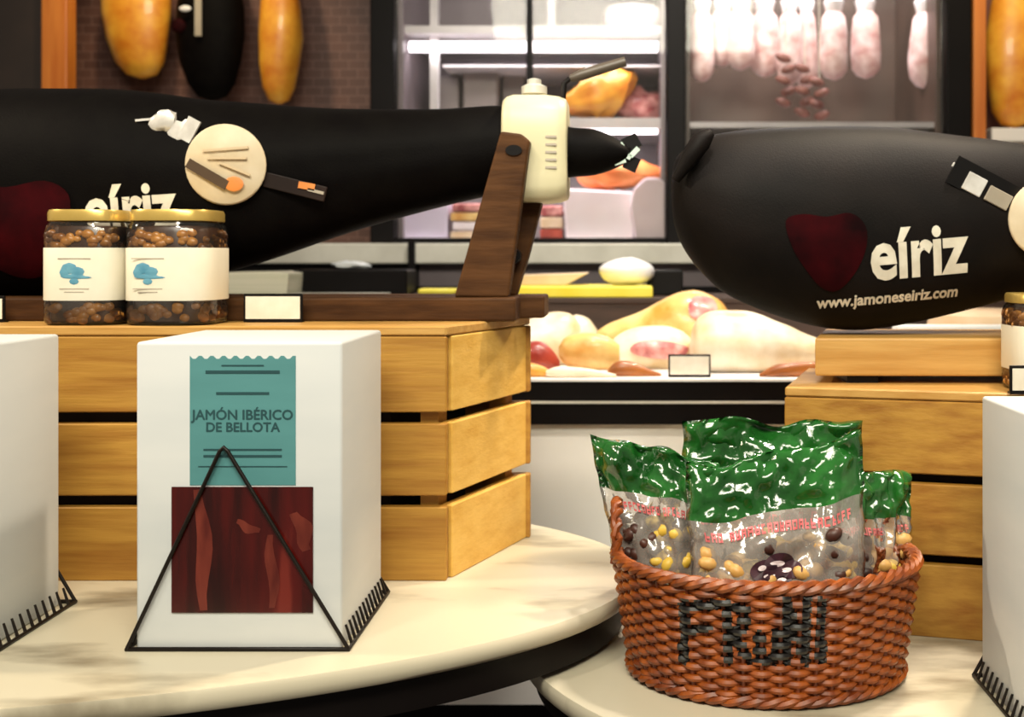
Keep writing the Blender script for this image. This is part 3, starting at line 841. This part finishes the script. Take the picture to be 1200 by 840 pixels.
# ------------------------------------------------------------------ snack bags
def snack_bag(label, c, w, h, th, yaw, lean, roll, green, seed, emblem=False, shear=0.0, ttilt=0.0, flare=.10):
    """c: bottom centre; green: fraction of the height, from the top, that is green film"""
    t = thing('snack_bag', c, label, 'snack bag', 'snack bags in the basket')
    c = Vector(c)
    R_ = Vector((math.cos(yaw), math.sin(yaw), 0)); N_ = Vector((math.sin(yaw), -math.cos(yaw), 0))   # N_ points to the viewer
    U_ = (Vector((0, 0, 1)) + -N_ * math.tan(lean)).normalized()
    R2 = (R_ * math.cos(roll) + U_ * math.sin(roll)); U2 = (U_ * math.cos(roll) - R_ * math.sin(roll))
    NN = R2.cross(U2); NN = NN if NN.dot(N_) > 0 else -NN
    def surf(u, v, side, lift=0.0):
        # u in -1..1, v in 0..1
        prof = (1 - abs(u) ** 3.0) ** .7 * (1 - v ** 2.2) ** .75 * min(1, (v + .02) * 9) ** .5
        cr = noise.noise(Vector((u * 2.6 + seed, v * 5.0, side * 2.0 + seed))) * .016 * (.3 + v) + noise.noise(Vector((u * 7 + seed, v * 12.0, side))) * .009 * (.2 + v)
        edge = .004 * noise.noise(Vector((v * 9, seed, u)))
        tw = w / 2 * (1 - flare * (1 - v) ** 2) + edge
        hump = .012 * noise.noise(Vector((u * 2.0 + seed * 2, 1.0, 4.0))) * v
        return c + R2 * (u * tw + shear * v) + U2 * (v * h + hump + ttilt * u * v) + NN * (side * (th / 2 * prof + lift) + cr * (prof > 0) * (1 if v < .985 else .6))
    nu, nv = 34, 34
    def patch(v0, v1, side, nvv):
        vs_ = [surf(-1 + 2 * i / nu, v0 + (v1 - v0) * j / nvv, side) for j in range(nvv + 1) for i in range(nu + 1)]
        fs = [(j * (nu + 1) + i, j * (nu + 1) + i + 1, (j + 1) * (nu + 1) + i + 1, (j + 1) * (nu + 1) + i) for j in range(nvv) for i in range(nu)]
        return vs_, fs
    vg = 1 - green
    mb = MB(); mb.add(*patch(0, vg, 1, 20)); mb.add(*patch(0, vg, -1, 20))
    mb.build('clear_film', FILM, t, smooth=True, auto=180)
    mb = MB(); mb.add(*patch(vg, 1, 1, 22)); mb.add(*patch(vg, 1, -1, 22))
    mb.build('green_header', GREENF, t, smooth=True, auto=180)
    # pink lettering strokes along a row (illegible in the photograph)
    k = MB()
    u = -.84
    rnd = random.Random(seed)
    v_ = vg - .105
    def dash(u0, u1, va, vb):
        k.add([surf(u0, va, 1, .0022), surf(u1, va, 1, .0022), surf(u1, vb, 1, .0022), surf(u0, vb, 1, .0022)], [(0, 1, 2, 3)])
    while u < .80:
        du = rnd.uniform(.045, .065); hh = .050; st = .014
        if rnd.random() > .12:
            dash(u, u + st, v_, v_ + hh)
            if rnd.random() > .4: dash(u + du - st, u + du, v_, v_ + hh)
            for lv in rnd.sample([0, .5, 1], 2):
                dash(u + st, u + du - st * .6, v_ + (hh - .012) * lv, v_ + (hh - .012) * lv + .012)
        u += du + .018
    k.build('pink_lettering', PINK, t)
    if emblem:
        k = MB(); m_ = 9
        def oval(cu, cv, ru, rv, lift, kk):
            vs_ = [surf(cu, cv, 1, lift)]; fs = []
            for a_ in range(20):
                an = 2 * math.pi * a_ / 20
                vs_.append(surf(cu + ru * math.cos(an), cv + rv * math.sin(an), 1, lift))
            for a_ in range(20): fs.append((0, 1 + a_, 1 + (a_ + 1) % 20))
            kk.add(vs_, fs)
        for (cu, cv, ru, rv) in ((-.20, .40, .16, .055), (-.02, .42, .18, .060), (.12, .39, .12, .045), (-.08, .345, .20, .040)):
            oval(cu, cv, ru, rv, .0028, k)
        k.build('dark_oval_emblem', PURPLE, t)
        k = MB()
        for (cu, cv, ru, rv) in ((-.22, .415, .05, .014), (-.05, .425, .09, .016), (.06, .39, .06, .012), (-.14, .37, .07, .010), (.0, .345, .05, .010)):
            oval(cu, cv, ru, rv, .0036, k)
        k.build('emblem_mark', PINKTUB, t)
    ks = [MB(), MB(), MB()]
    for i in range(210):
        u = random.uniform(-.82, .82); v = random.uniform(.05, vg * .80)
        s_ = random.uniform(-.3, .88)
        p = (surf(u, v, 1) * (.5 + s_ / 2) + surf(u, v, -1) * (.5 - s_ / 2))
        rr = random.uniform(.008, .012)
        which = 2 if noise.noise(Vector((u * 2.2, seed * 3, v * 2))) > .28 else (0 if noise.noise(Vector((u * 1.6, seed * 5 + 2, v))) > -.05 else 1)
        ks[which].blob(p, rr, rr * .7, rr * .7, 8, 5, random.uniform(-1, 1))
    for kk, m_, nm in zip(ks, (NUTY, NUTB, NUTD), ('yellow_nuts', 'beige_nuts', 'dark_raisins')):
        if kk.v: tag(kk.build(nm, m_, t, smooth=True), kind='stuff')
    return t
zb_ = T2 + .010
Dg = math.radians
snack_bag('green-topped clear snack bag with dark oval emblem leaning on the basket front', (0.168, 1.266, .832), .196, .205, .050, 0.0, Dg(12), Dg(4), .31, 1.3, True, 0.012, .012, .14)
snack_bag('green-topped snack bag pressed against the basket handle, corner sticking out', (0.066, 1.350, .842), .150, .185, .050, Dg(-10), Dg(6), 0.0, .30, 5.1, False, -.034, -.014, .26)
snack_bag('green-topped snack bag standing hidden behind the other bags', (0.175, 1.420, .845), .215, .206, .046, 0.0, Dg(2), Dg(-1), .45, 8.7, False, 0, 0, .2)
snack_bag('smaller green-topped snack bag turned sideways against the pine crate side of the basket', (0.276, 1.362, .830), .122, .170, .046, Dg(20), Dg(3), Dg(-2), .30, 12.2)

# ------------------------------------------------------------------ deli display counter
DC = 2.06
zt_ = ZZ(444, DC); zm = ZZ(471, DC); zl = ZZ(497, DC)
tC = thing('display_counter', (0.1, 2.3, 0), 'refrigerated deli counter with grey stone front and black band', 'counter')
MB().box(-1.6, 1.4, DC + .01, 2.62, 0.47, zl).build('stone_front', STONE, tC)
MB().box(-1.55, 1.35, DC + .08, 2.60, 0.0, 0.47).build('plinth', BLACKF, tC)
MB().box(-1.6, 1.4, DC - .004, DC + .02, zl, zm - .002).build('black_band', BLACKF, tC)
MB().box(-1.6, 1.4, DC - .008, DC + .02, zm - .002, zm + .0022).build('pale_trim', CHROME, tC)
MB().box(-1.6, 1.4, DC - .004, DC + .02, zm + .0022, zt_ - .002).build('black_band', BLACKF, tC)
MB().box(-1.6, 1.4, DC - .006, 2.56, zt_ - .004, zt_).build('display_deck', WHITEM, tC)
MB().box(-1.6, 1.4, DC + .02, 2.56, zl, zt_ - .004).build('cooling_well', BLACKF, tC)
DL = 2.56
zledge = ZZ(349, DL)
MB().box(-1.6, 1.4, DL, DL + .03, zl, zledge - .012).build('back_panel', DBROWN, tC)
MB().box(-1.6, 1.4, DL - .005, DL + .34, zledge - .012, zledge).build('service_ledge', DBROWN, tC, bevel=.002)

# whole and cut hams in the display
def ham_piece(label, name, st, d, mats, cut=None, seed=0.0, hd=1.0, cat='ham', tail=None):
    """st: x, top, bottom in photo pixels at depth d -> a real lying ham with round sections"""
    rows = smooth_stations([(XX(x, d), (ZZ(a, d) + ZZ(b, d)) / 2, (ZZ(a, d) - ZZ(b, d)) / 2) for x, a, b in st], 36)
    rings = []
    for x, zc, a in rows:
        a = max(a, .004)
        ring_ = []
        for i in range(28):
            th = 2 * math.pi * i / 28
            w_ = 1 + .09 * noise.noise(Vector((x * 14 + seed, math.cos(th) * 1.3, math.sin(th) * 1.3)))
            ring_.append((x, d - hd * a * math.cos(th) * w_, max(zc + a * math.sin(th) * w_, zt_ + .0005)))
        rings.append(ring_)
    lo = min(p[2] for r in rings for p in r)
    t = thing(name, ((rows[0][0] + rows[-1][0]) / 2, d, zt_ + .0005), label, cat, 'hams in the counter')
    MB().loft(rings).build('rind', mats, t, smooth=True)
    if cut:
        # an oval cut face of red meat set into the front, with a fat rim
        cx, cy_, rx, ry = cut
        p = Vector((XX(cx, d), 0, ZZ(cy_, d)))
        X = rows[:, 0]
        def fr(x, z):
            zc = np.interp(x, X, rows[:, 1]); a = np.interp(x, X, rows[:, 2])
            q = max(-.95, min(.95, (z - zc) / a))
            return d - hd * a * math.sqrt(1 - q * q) * 1.03
        k = MB(); rx_, ry_ = rx / F * d, ry / F * d
        vs_ = []; fs = []
        NR, NA = 5, 24
        for r in range(NR + 1):
            for a_ in range(NA):
                an = 2 * math.pi * a_ / NA
                x = p.x + rx_ * r / NR * math.cos(an); z = p.z + ry_ * r / NR * math.sin(an) * (1 + .15 * math.sin(2 * an + seed))
                vs_.append((x, fr(x, z) - .003 - .003 * (1 - (r / NR) ** 2), z))
        for r in range(NR):
            for a_ in range(NA):
                b_ = (a_ + 1) % NA
                fs.append((r * NA + a_, r * NA + b_, (r + 1) * NA + b_, (r + 1) * NA + a_))
        k.add(vs_, fs).build('cut_face', MEAT, t, smooth=True, auto=180)
    return t
ham_piece('large white fatty ham in the counter behind the black band', 'cured_ham',
          [(808, 405, 420), (814, 378, 438), (830, 366, 441), (860, 364, 441), (890, 368, 441), (920, 380, 438), (945, 392, 432), (990, 405, 425), (1010, 412, 420)], 2.20, FATW, None, 1.0, .9)
ham_piece('golden ham with pink cut end rising behind the white ham', 'cured_ham',
          [(700, 388, 398), (715, 378, 412), (745, 366, 425), (775, 352, 430), (800, 342, 432), (820, 342, 434), (845, 352, 434), (858, 375, 425)], 2.42, FATY, (822, 360, 17, 16), 2.0, .75)
ham_piece('halved ham showing a long pink cut face in the counter', 'cured_ham',
          [(712, 408, 418), (722, 394, 430), (745, 384, 436), (775, 382, 437), (800, 388, 436), (814, 402, 428)], 2.26, FATW, (772, 408, 34, 11), 3.0, .8)
ham_piece('stubby golden ham shank lying between the pale ham and halved ham', 'ham_shank',
          [(655, 405, 418), (664, 394, 428), (685, 390, 434), (710, 394, 434), (726, 404, 430)], 2.16, FATY, None, 4.0, .7, cat='ham')
ham_piece('pale ham with red cut edge beside the slatted crate', 'cured_ham',
          [(585, 395, 425), (600, 378, 434), (622, 372, 436), (645, 366, 436), (668, 368, 430), (680, 382, 420)], 2.34, FATW, (628, 416, 16, 14), 5.0, .7)
ham_piece('thin ham trimmings in front of the pale ham', 'ham_trimming',
          [(606, 432, 440), (618, 425, 442), (634, 428, 442), (648, 436, 443), (654, 439, 443)], 2.10, FATO, None, 6.0, .9, cat='ham')
ham_piece('small brown ham end under the white price tag', 'ham_trimming',
          [(712, 434, 440), (722, 424, 442), (740, 424, 442), (765, 434, 443), (775, 438, 443)], 2.11, FATB, None, 7.0, .8, cat='ham')
ham_piece('dark red lean ham chunk tucked between crate and pale ham', 'ham_chunk',
          [(612, 416, 424), (618, 402, 434), (632, 400, 437), (645, 408, 438), (656, 422, 436)], 2.19, MEATD, None, 9.0, .8, cat='ham')
ham_piece('knobbly white ham hock resting on the far side of the counter deck', 'ham_hock',
          [(656, 382, 400), (664, 374, 412), (676, 369, 416), (690, 373, 416), (700, 386, 410)], 2.50, FATW, None, 10.0, .7, cat='ham')
ham_piece('flat strip of white fat along the counter edge before the shank', 'fat_strip',
          [(640, 434, 441), (655, 429, 443), (685, 431, 443), (712, 436, 443), (722, 439, 443)], 2.085, FATW, None, 11.0, .7, cat='ham')
ham_piece('brown ham tip beside the pine crate end', 'ham_trimming',
          [(890, 438, 442), (908, 428, 443), (930, 424, 443), (955, 424, 443), (975, 432, 441)], 2.10, FATB, None, 8.0, .8, cat='ham')
price_card('white price tag standing among the hams in the counter', XX(808, 2.09), 2.09, zt_, .074, .040)
# pale round cheese beyond the right crate
MB_ = MB().lathe([(.06, 0), (.075, .006), (.078, .03), (.070, .042), (.04, .046)], (XX(1150, 2.2), 2.25, zt_), 32)
q = ZZ(362, 2.25)
solo(MB().lathe([(.085, 0), (.105, .008), (.108, .05), (.10, q - zt_ - .01), (.06, q - zt_)], (XX(1152, 2.25), 2.25, zt_), 40), 'cheese_wheel', KRAFT, 'pale round cheese under the lettered ham cover', 'cheese', smooth=True)
solo(MB().obox((XX(1120, 2.12) , 2.12, zt_ + .045), (.11, 0, .0), (0, .02, 0), (0, 0, .045)), 'paper_parcel', PAPER, 'white paper parcel in front of the pale cheese', 'parcel', bevel=.006)

# on the service ledge
solo(MB().box(XX(596, 2.58), XX(765, 2.58), 2.575, 2.80, zledge, zledge + .024), 'cutting_board', YELLOW, 'bright yellow cutting board on the dark service ledge', 'cutting board', bevel=.003)
d_ = 2.68
solo(MB().blob((XX(735, d_), d_, zledge + .024 + .030), .062, .05, .032, 20, 10, 0, .1), 'wrapped_cheese', WHITEM, 'white wrapped dome on the yellow cutting board', 'cheese', smooth=True)
p0 = W(600, 316, 2.7); p1 = W(690, 316, 2.7)
solo(MB().prism([(p0.x - .01, zledge + .0245), (p1.x - .05, zledge + .0245), (p1.x, zledge + .052), (p0.x - .01, zledge + .046)], 2.68, 2.78), 'paper_wrap', KRAFT, 'folded kraft paper wrap on the yellow cutting board', 'paper', bevel=.002)
solo(MB().box(XX(758, 2.72), XX(800, 2.72), 2.70, 2.80, zledge, ZZ(316, 2.72)), 'scale_box', BLACKP, 'small dark box at the end of the yellow board', 'box', bevel=.004)
k = MB().prism([(XX(262, 2.62), zledge), (XX(336, 2.62), zledge), (XX(338, 2.62), ZZ(320, 2.62)), (XX(318, 2.62), ZZ(318, 2.62)), (XX(262, 2.62), ZZ(319, 2.62))], 2.62, 2.78)
solo(k, 'paper_stack', mat('greenish_paper', (196, 194, 168), (216, 210, 190), .6, 4, (1, 1, 40)), 'stack of pale greenish paper beside the jars', 'paper', bevel=.003)
solo(MB().box(XX(345, 2.75), XX(478, 2.75), 2.74, 2.86, zledge, ZZ(316, 2.75)), 'slicer_tray', BLACKF, 'low black tray on the service ledge under the ham', 'tray', bevel=.004)
solo(MB().blob((XX(408, 2.77), 2.79, ZZ(313, 2.77) + .004), .042, .03, .010, 14, 8, 0, .5, 3), 'crumpled_paper', PAPER, 'crumpled white paper lying on the black tray', 'paper', smooth=True)
solo(MB().box(XX(344, 2.66), XX(452, 2.66), 2.63, 2.72, zledge, zledge + .007), 'knife_tray', CHROME, 'flat steel tray on the service ledge beside the greenish paper', 'tray', bevel=.002)
d_ = 2.85
solo(MB().box(XX(492, d_), XX(536, d_), 2.82, 2.89, zledge, ZZ(338, d_)), 'butter_pack', YELLOW, 'pale yellow pack on the ledge beside the wooden post', 'pack', bevel=.004)

# ------------------------------------------------------------------ back steel counter and glass cabinets
DS = 3.30
tW = thing('steel_counter', (0, 3.6, 0), 'long steel back counter below the glass cabinets', 'counter')
MB().box(-2.6, 2.2, DS, 4.04, ZZ(309, DS), ZZ(285, DS)).build('worktop', CHROME, tW, bevel=.004)
MB().box(-2.6, 2.2, DS + .06, 4.0, 0.0, ZZ(309, DS)).build('lilac_front', LILAC, tW)
for px in (483,):
    MB().box(XX(px - 4, DS), XX(px + 4, DS), DS - .015, DS + .06, 0.6, ZZ(283, DS)).build('upright', BLACKF, tW)
MB().box(XX(150, DS), XX(478, DS), DS + .03, DS + .058, .8, ZZ(309, DS)).build('dark_door', BLACKF, tW)
MB().box(-2.6, 2.2, DS + .03, DS + .058, ZZ(341, DS), ZZ(336, DS)).build('dark_rail', BLACKF, tW)
ZB = ZZ(284, DS)
DF = 3.40

def cabinet(label, xl, xr, back, top=2.45):
    t = thing('glass_cabinet', ((xl + xr) / 2, 3.7, ZB), label, 'cabinet')
    D2_ = 3.95
    MB().box(xl, xr, D2_, D2_ + .03, ZB, top).build('back_liner', back, t)
    MB().box(xl, xl + .012, DF + .03, D2_, ZB, top).build('side_liner', back, t)
    MB().box(xr - .012, xr, DF + .03, D2_, ZB, top).build('side_liner', back, t)
    MB().box(xl, xr, DF, D2_, top, top + .05).build('top_panel', BLACKF, t)
    MB().box(xl + .012, xr - .012, DF + .03, D2_, ZB, ZB + .010).build('floor_panel', WHITEM, t)
    MB().box(xl, xr, DF - .02, DF + .02, ZB, ZB + .014).build('bottom_rail', BLACKF, t)
    MB().box(xl + .002, xr - .002, DF + .002, DF + .008, ZB + .014, top).build('glass_pane', GLASSD, t)
    return t
def post(px0, px1, label):
    solo(MB().box(XX(px0, DF), XX(px1, DF), DF - .03, DF + .04, ZB, 2.5), 'cabinet_post', BLACKF, label, 'post', bevel=.004)
post(436, 464, 'black cabinet post beside the hanging amber ham')
post(781, 803, 'black cabinet post between the two lit glass cabinets')
post(1106, 1135, 'black cabinet post beside the orange wooden post')

xl, xr = XX(465, DF), XX(780, DF)
cL = cabinet('lit glass cabinet with white shelves and packed meats', xl, xr, LILAC)
def shelf(t, y, d0, d1, x0, x1, th=.010, m=SHELFM):
    z = ZZ(y, d0)
    MB().box(x0, x1, d0, d1, z - th, z).build('shelf', m, t)
    return z
zs1 = shelf(cL, 30, DF + .06, 3.93, xl + .012, xr - .012, .022)
zs2 = shelf(cL, 76, DF + .14, 3.93, xl + .11, xr - .012, .006)
zs3 = shelf(cL, 138, DF + .06, 3.93, xl + .012, xr - .012, .030)
MB().tube([(xl + .02, DF + .09, ZZ(55, DF + .09)), (xr - .02, DF + .09, ZZ(55, DF + .09))], .016, 10).build('light_tube', LED, cL, smooth=True)
MB().tube([(xl + .02, DF + .10, ZZ(-75, DF + .10)), (xr - .02, DF + .10, ZZ(-75, DF + .10))], .012, 10).build('light_tube', LED, cL, smooth=True)
MB().box(XX(617, DF), XX(624, DF), DF - .01, DF + .03, ZZ(112, DF), 2.45).build('mullion', BLACKF, cL)
MB().box(XX(505, DF + .12), XX(514, DF + .12), DF + .10, DF + .14, ZB + .01, 2.45).build('inner_rail', SHELFM, cL)
MB().box(XX(642, DF + .2), XX(650, DF + .2), DF + .20, DF + .24, zs1, 2.45).build('inner_rail', SHELFM, cL)
area('cabinet_light', (XX(622, DF), DF + .10, ZZ(60, DF + .1)), (XX(622, DF), DF + .32, 1.3), 1.6, (1.0, .95, .97), .7, .04)
area('cabinet_light', (XX(622, DF), DF + .25, 2.40), (XX(622, DF), DF + .28, 1.3), 1.0, (1.0, .94, .98), .7, .3)

MB().tube([(xl + .02, DF + .09, ZZ(154, DF + .09)), (xr - .02, DF + .09, ZZ(154, DF + .09))], .008, 10).build('light_tube', LED, cL, smooth=True)  # added tube, made up to brighten the lower compartment
area('cabinet_light', (XX(622, DF), DF + .05, ZZ(156, DF + .05)), (XX(622, DF), DF + .16, 1.3), 2.6, (1.0, .96, .98), .7, .03)  # added fill for the lower compartment

# products in the left cabinet
dS = DF + .22
solo(MB().lathe([(.02, 0), (.06, .004), (.088, .030), (.090, .06), (.080, .085), (.02, .09)], (XX(742, dS), dS + .02, zs1), 36), 'cheese_wheel', PINKTUB, 'round white cheese on the top cabinet shelf', 'cheese', smooth=True)
def lump(name, x0, x1, yt, z0, d, m, label, cat, tiltv=0.0, sd=0.0, depth=.07, group=None):
    cx = (XX(x0, d) + XX(x1, d)) / 2; rx = (XX(x1, d) - XX(x0, d)) / 2
    h = ZZ(yt, d) - z0
    mb = MB().blob((cx, d, z0 + h / 2), rx, depth, h / 2, 22, 12, 0, .35, sd)
    lowest = min(p.z for p in mb.v)
    for p in mb.v: p.z += (z0 - lowest) + tiltv * (p.x - cx) * (p.z - lowest) / max(h, .01)
    return solo(mb, name, m, label, cat, group, smooth=True)
lump('cured_meat', 656, 742, 92, zs3, DF + .16, FATO, 'amber cured meat piece on the middle cabinet shelf', 'meat', .4, 1.0)
lump('cured_meat', 715, 782, 108, zs3, DF + .28, MEAT, 'pinkish cured meat piece behind the amber piece', 'meat', 0, 4.0)
solo(MB().box(XX(545, DF + .3), XX(585, DF + .3), DF + .25, DF + .4, zs3, ZZ(85, DF + .3)), 'food_container', GREYBOX, 'grey plastic container on the middle shelf by the mullion', 'container', bevel=.006)
solo(MB().box(XX(590, DF + .36), XX(616, DF + .36), DF + .32, DF + .45, zs3, ZZ(90, DF + .36)), 'food_container', GREYBOX, 'narrow grey container behind the thin mullion', 'container', bevel=.006)
solo(MB().box(XX(516, DF + .32), XX(540, DF + .32), DF + .28, DF + .42, zs3, ZZ(92, DF + .32)), 'food_container', GREYBOX, 'grey container beside the white inner rail', 'container', bevel=.006)
fz = ZB + .010
solo(MB().box(XX(468, DF + .1), XX(527, DF + .1), DF + .06, DF + .2, fz, ZZ(232, DF + .1)), 'lilac_carton', LILACBOX, 'lilac carton standing at the cabinet floor under the ham cover', 'carton', bevel=.004)
for i in range(4):
    z0_ = fz + i * .027
    solo(MB().box(XX(530 + (i % 2) * 2, DF + .1), XX(568, DF + .1), DF + .06, DF + .2, z0_, z0_ + .024), 'vacuum_pack', [KRAFT, PINKTUB, FATY, MEAT][i],
         ['kraft coloured flat pack at the bottom of the cabinet pile', 'pale pink flat pack second from the bottom of the pile', 'golden flat pack third from the bottom of the pile', 'red meat flat pack topmost of the cabinet pile'][i], 'pack', 'flat packs piled in the cabinet', bevel=.005)
for i in range(3):
    z0_ = fz + i * .034
    solo(MB().box(XX(634, DF + .12), XX(660, DF + .12), DF + .08, DF + .2, z0_, z0_ + .032), 'meat_pack', [MEATD, KRAFT, MEAT][i],
         ['dark red meat pack at the foot of the pile beside the tub', 'beige pack in the middle of the pile beside the tub', 'pink meat pack on top of the pile beside the tub'][i], 'pack', 'meat packs beside the tub', bevel=.006)
zt1 = ZZ(226, DF + .12)
solo(MB().prism([(XX(664, DF + .1), fz), (XX(742, DF + .1), fz), (XX(746, DF + .1), ZZ(226, DF + .12)), (XX(660, DF + .1), ZZ(222, DF + .12))], DF + .06, DF + .2), 'plastic_tub', PINKTUB, 'white plastic tub under the orange slices', 'tub', bevel=.006)
solo(MB().prism([(XX(744, DF + .06), fz), (XX(779, DF + .06), fz), (XX(779, DF + .06), ZZ(214, DF + .05)), (XX(770, DF + .06), ZZ(208, DF + .05)), (XX(755, DF + .06), ZZ(209, DF + .05)), (XX(742, DF + .06), ZZ(222, DF + .05)), (XX(738, DF + .06), ZZ(240, DF + .05))], DF + .025, DF + .055), 'plastic_bag', mat('translucent_pink_plastic', (226, 204, 210), (236, 220, 224), .25, 8), 'rounded translucent pink bag beside the white tub', 'bag', bevel=.006)
lump('cured_slices', 678, 772, 190, zt1 + .002, DF + .12, ORSLICE, 'orange cured slices heaped on the white tub', 'meat', 0, 7.0, .055)

xl2, xr2 = XX(804, DF), XX(1105, DF)
cR = cabinet('glass cabinet with hanging white sausages', xl2, xr2, GREYLIN)
zs4 = shelf(cR, 143, DF + .05, 3.93, xl2 + .012, xr2 - .012, .016)
zs5 = shelf(cR, 178, DF + .08, 3.93, xl2 + .012, xr2 - .012, .010)
rz = 2.10
MB().tube([(xl2 + .012, DF + .17, rz), (xr2 - .012, DF + .17, rz)], .006, 8).build('hanging_rod', CHROME, cR, smooth=True)
MB().tube([(xl2 + .012, DF + .27, rz), (xr2 - .012, DF + .27, rz)], .006, 8).build('hanging_rod', CHROME, cR, smooth=True)
area('cabinet_light', ((xl2 + xr2) / 2, DF + .07, 2.38), ((xl2 + xr2) / 2, DF + .20, 1.6), 11.5, (1.0, .94, .94), .65, .10)
MB().tube([(xl2 + .02, DF + .07, ZZ(-40, DF + .07)), (xr2 - .02, DF + .07, ZZ(-40, DF + .07))], .014, 10).build('light_tube', LED, cR, smooth=True)
sz = [(822, 96, 15, SAUS), (846, 78, 15, SAUS), (868, 82, 17, SAUS), (896, 90, 18, SAUS), (925, 100, 15, SAUS), (945, 104, 14, SAUS), (977, 94, 17, SAUS), (1014, 92, 18, SAUS), (1084, 104, 19, SAUS)]
sl_ = ['slim salami hanging next to the black middle post', 'second hanging salami from the black middle post', 'third hanging salami from the black middle post', 'thick salami hanging fourth from the black middle post', 'fifth hanging salami, above the dark links', 'sixth hanging salami, above the dark links', 'plump salami hanging seventh from the black middle post', 'whitest thick salami hanging before the empty stretch', 'salami hanging alone beside the inner edge by the orange post']
for i, (px, yb, rp, m) in enumerate(sz):
    d = DF + .17 + (.10 if i % 2 else 0)
    x = XX(px, d); zb2 = ZZ(yb, d); r = rp / F * d
    zt2 = ZZ(8, d)
    L_ = zt2 - zb2
    prof = [(r * .15, 0), (r * .6, L_ * .04), (r * .95, L_ * .14), (r, L_ * .35), (r * .92, L_ * .65), (r * .8, L_ * .85), (r * .35, L_ * .97), (r * .12, L_)]
    t = thing('salami', (x, d, zb2), sl_[i], 'salami', 'salamis hanging in the cabinet')
    mb = MB().lathe(prof, (x, d, zb2), 16)
    for p in mb.v:
        p.x += .006 * noise.noise(Vector((p.z * 9, i * 3.0, 0)))
    mb.build('casing', m, t, smooth=True)
    MB().tube([(x, d, zt2 - .002), (x, d, rz)], .0025, 6).build('string', PRINTW, t)
    MB().lathe([(r * .30, 0), (r * .5, .012), (r * .7, .05), (r * .2, .075)], (x, d, zt2 - .035), 12).build('paper_collar', WHITEM, t, smooth=True)
def links(px, y0, n, d, label):
    x = XX(px, d)
    t = thing('sausage_links', (x, d, ZZ(y0 + n * 13, d)), label, 'sausages', 'chains of dark links')
    for i in range(n):
        c = W(px + (3 if i % 2 else -3), y0 + 13 * i + 6, d)
        MB().blob(c, .024, .014, .013, 12, 7, .35 if i % 2 else -.35).build('link', SAUSR, t, smooth=True)
    MB().tube([(x, d, ZZ(y0 + 8, d)), (x, d, rz)], .002, 5).build('string', PRINTW, t)
links(921, 62, 5, DF + .08, 'chain of dark sausage links by the thick salami')
links(943, 74, 5, DF + .10, 'chain of dark sausage links under the sixth salami')
links(960, 90, 4, DF + .09, 'shorter chain of dark sausage links before the plump salami')

# ------------------------------------------------------------------ hanging hams left and right of the cabinets
def hanging_ham(label, px, yb, rx_px, d, m, ztop=2.42, depth=.06, sd=0.0, skew=0.0):
    x = XX(px, d); z0 = ZZ(yb, d); r = rx_px / F * d
    H = .62
    t = thing('hanging_ham', (x, d, z0), label, 'ham', 'hams hanging on the wall')
    prof = [(.10, 0), (.45, .012), (.72, .05), (.92, .12), (1.0, .20), (.98, .28), (.82, .38), (.55, .47), (.34, .54), (.26, .60), (.22, H)]
    mb = MB().lathe([(p[0], p[1]) for p in prof], (x, d, z0), 26, r, depth)
    for p in mb.v:
        hh = (p.z - z0) / H
        p.x += skew * (1 - hh) ** 2 * .06 + .010 * noise.noise(Vector((p.z * 7 + sd, p.y * 8, p.x * 5)))
    mb.build('ham_body', m, t, smooth=True)
    MB().tube([(x, d, z0 + H - .02), (x, d, ztop)], .004, 6).build('cord', BLACKP, t)
    return t
hanging_ham('golden ham hanging beside the orange post and black covered ham', 157, 92, 40, 3.62, FATO, sd=1, skew=.3)
hh = hanging_ham('black covered ham hanging between the two golden hams', 247, 118, 40, 3.60, CLOTH, sd=3)
x_, d_ = XX(222, 3.53), 3.53
MB().box(XX(228, d_), XX(236, d_), d_, d_ + .003, ZZ(42, d_), ZZ(-30, d_)).build('hang_tag', GREYINK, hh)
MB().blob(W(217, 10, d_), .018, .004, .009, 14, 6).build('white_seal', WHITEM, hh, smooth=True)
MB().blob(W(209, 30, d_ + .02), .022, .006, .022, 14, 6).build('red_emblem', MAROON, hh, smooth=True)
hanging_ham('slim amber ham hanging beside the black cabinet post', 328, 122, 25, 3.62, FATO, sd=6)
hanging_ham('brown-orange ham hanging beyond the orange post', 1192, 150, 34, 3.62, FATO, sd=8, skew=-.2)
solo(MB().box(XX(1156, 3.5), XX(1250, 3.5), 3.45, 3.60, ZZ(168, 3.5), ZZ(152, 3.5)), 'display_shelf', WHITEM, 'white wall shelf under the brown-orange hanging ham', 'shelf', bevel=.003)
struct(MB().box(XX(88, 3.4) - .3, XX(436, 3.4) + .02, 3.75, 3.80, 1.2, 2.6), 'wall_niche', TILE)
struct(MB().box(XX(1150, 3.4) - .02, 2.2, 3.75, 3.80, 1.2, 2.6), 'wall_right', mat('reddish_brown_paint', (96, 50, 40), (110, 62, 50), .5))
spot('niche_spot', (XX(200, 3.3), 3.0, 2.7), (XX(230, 3.6), 3.65, 1.75), 34, (1.0, .80, .50), .05, 60)
spot('niche_spot', (XX(1190, 3.3), 3.0, 2.7), (XX(1200, 3.6), 3.65, 1.75), 34, (1.0, .80, .50), .05, 60)
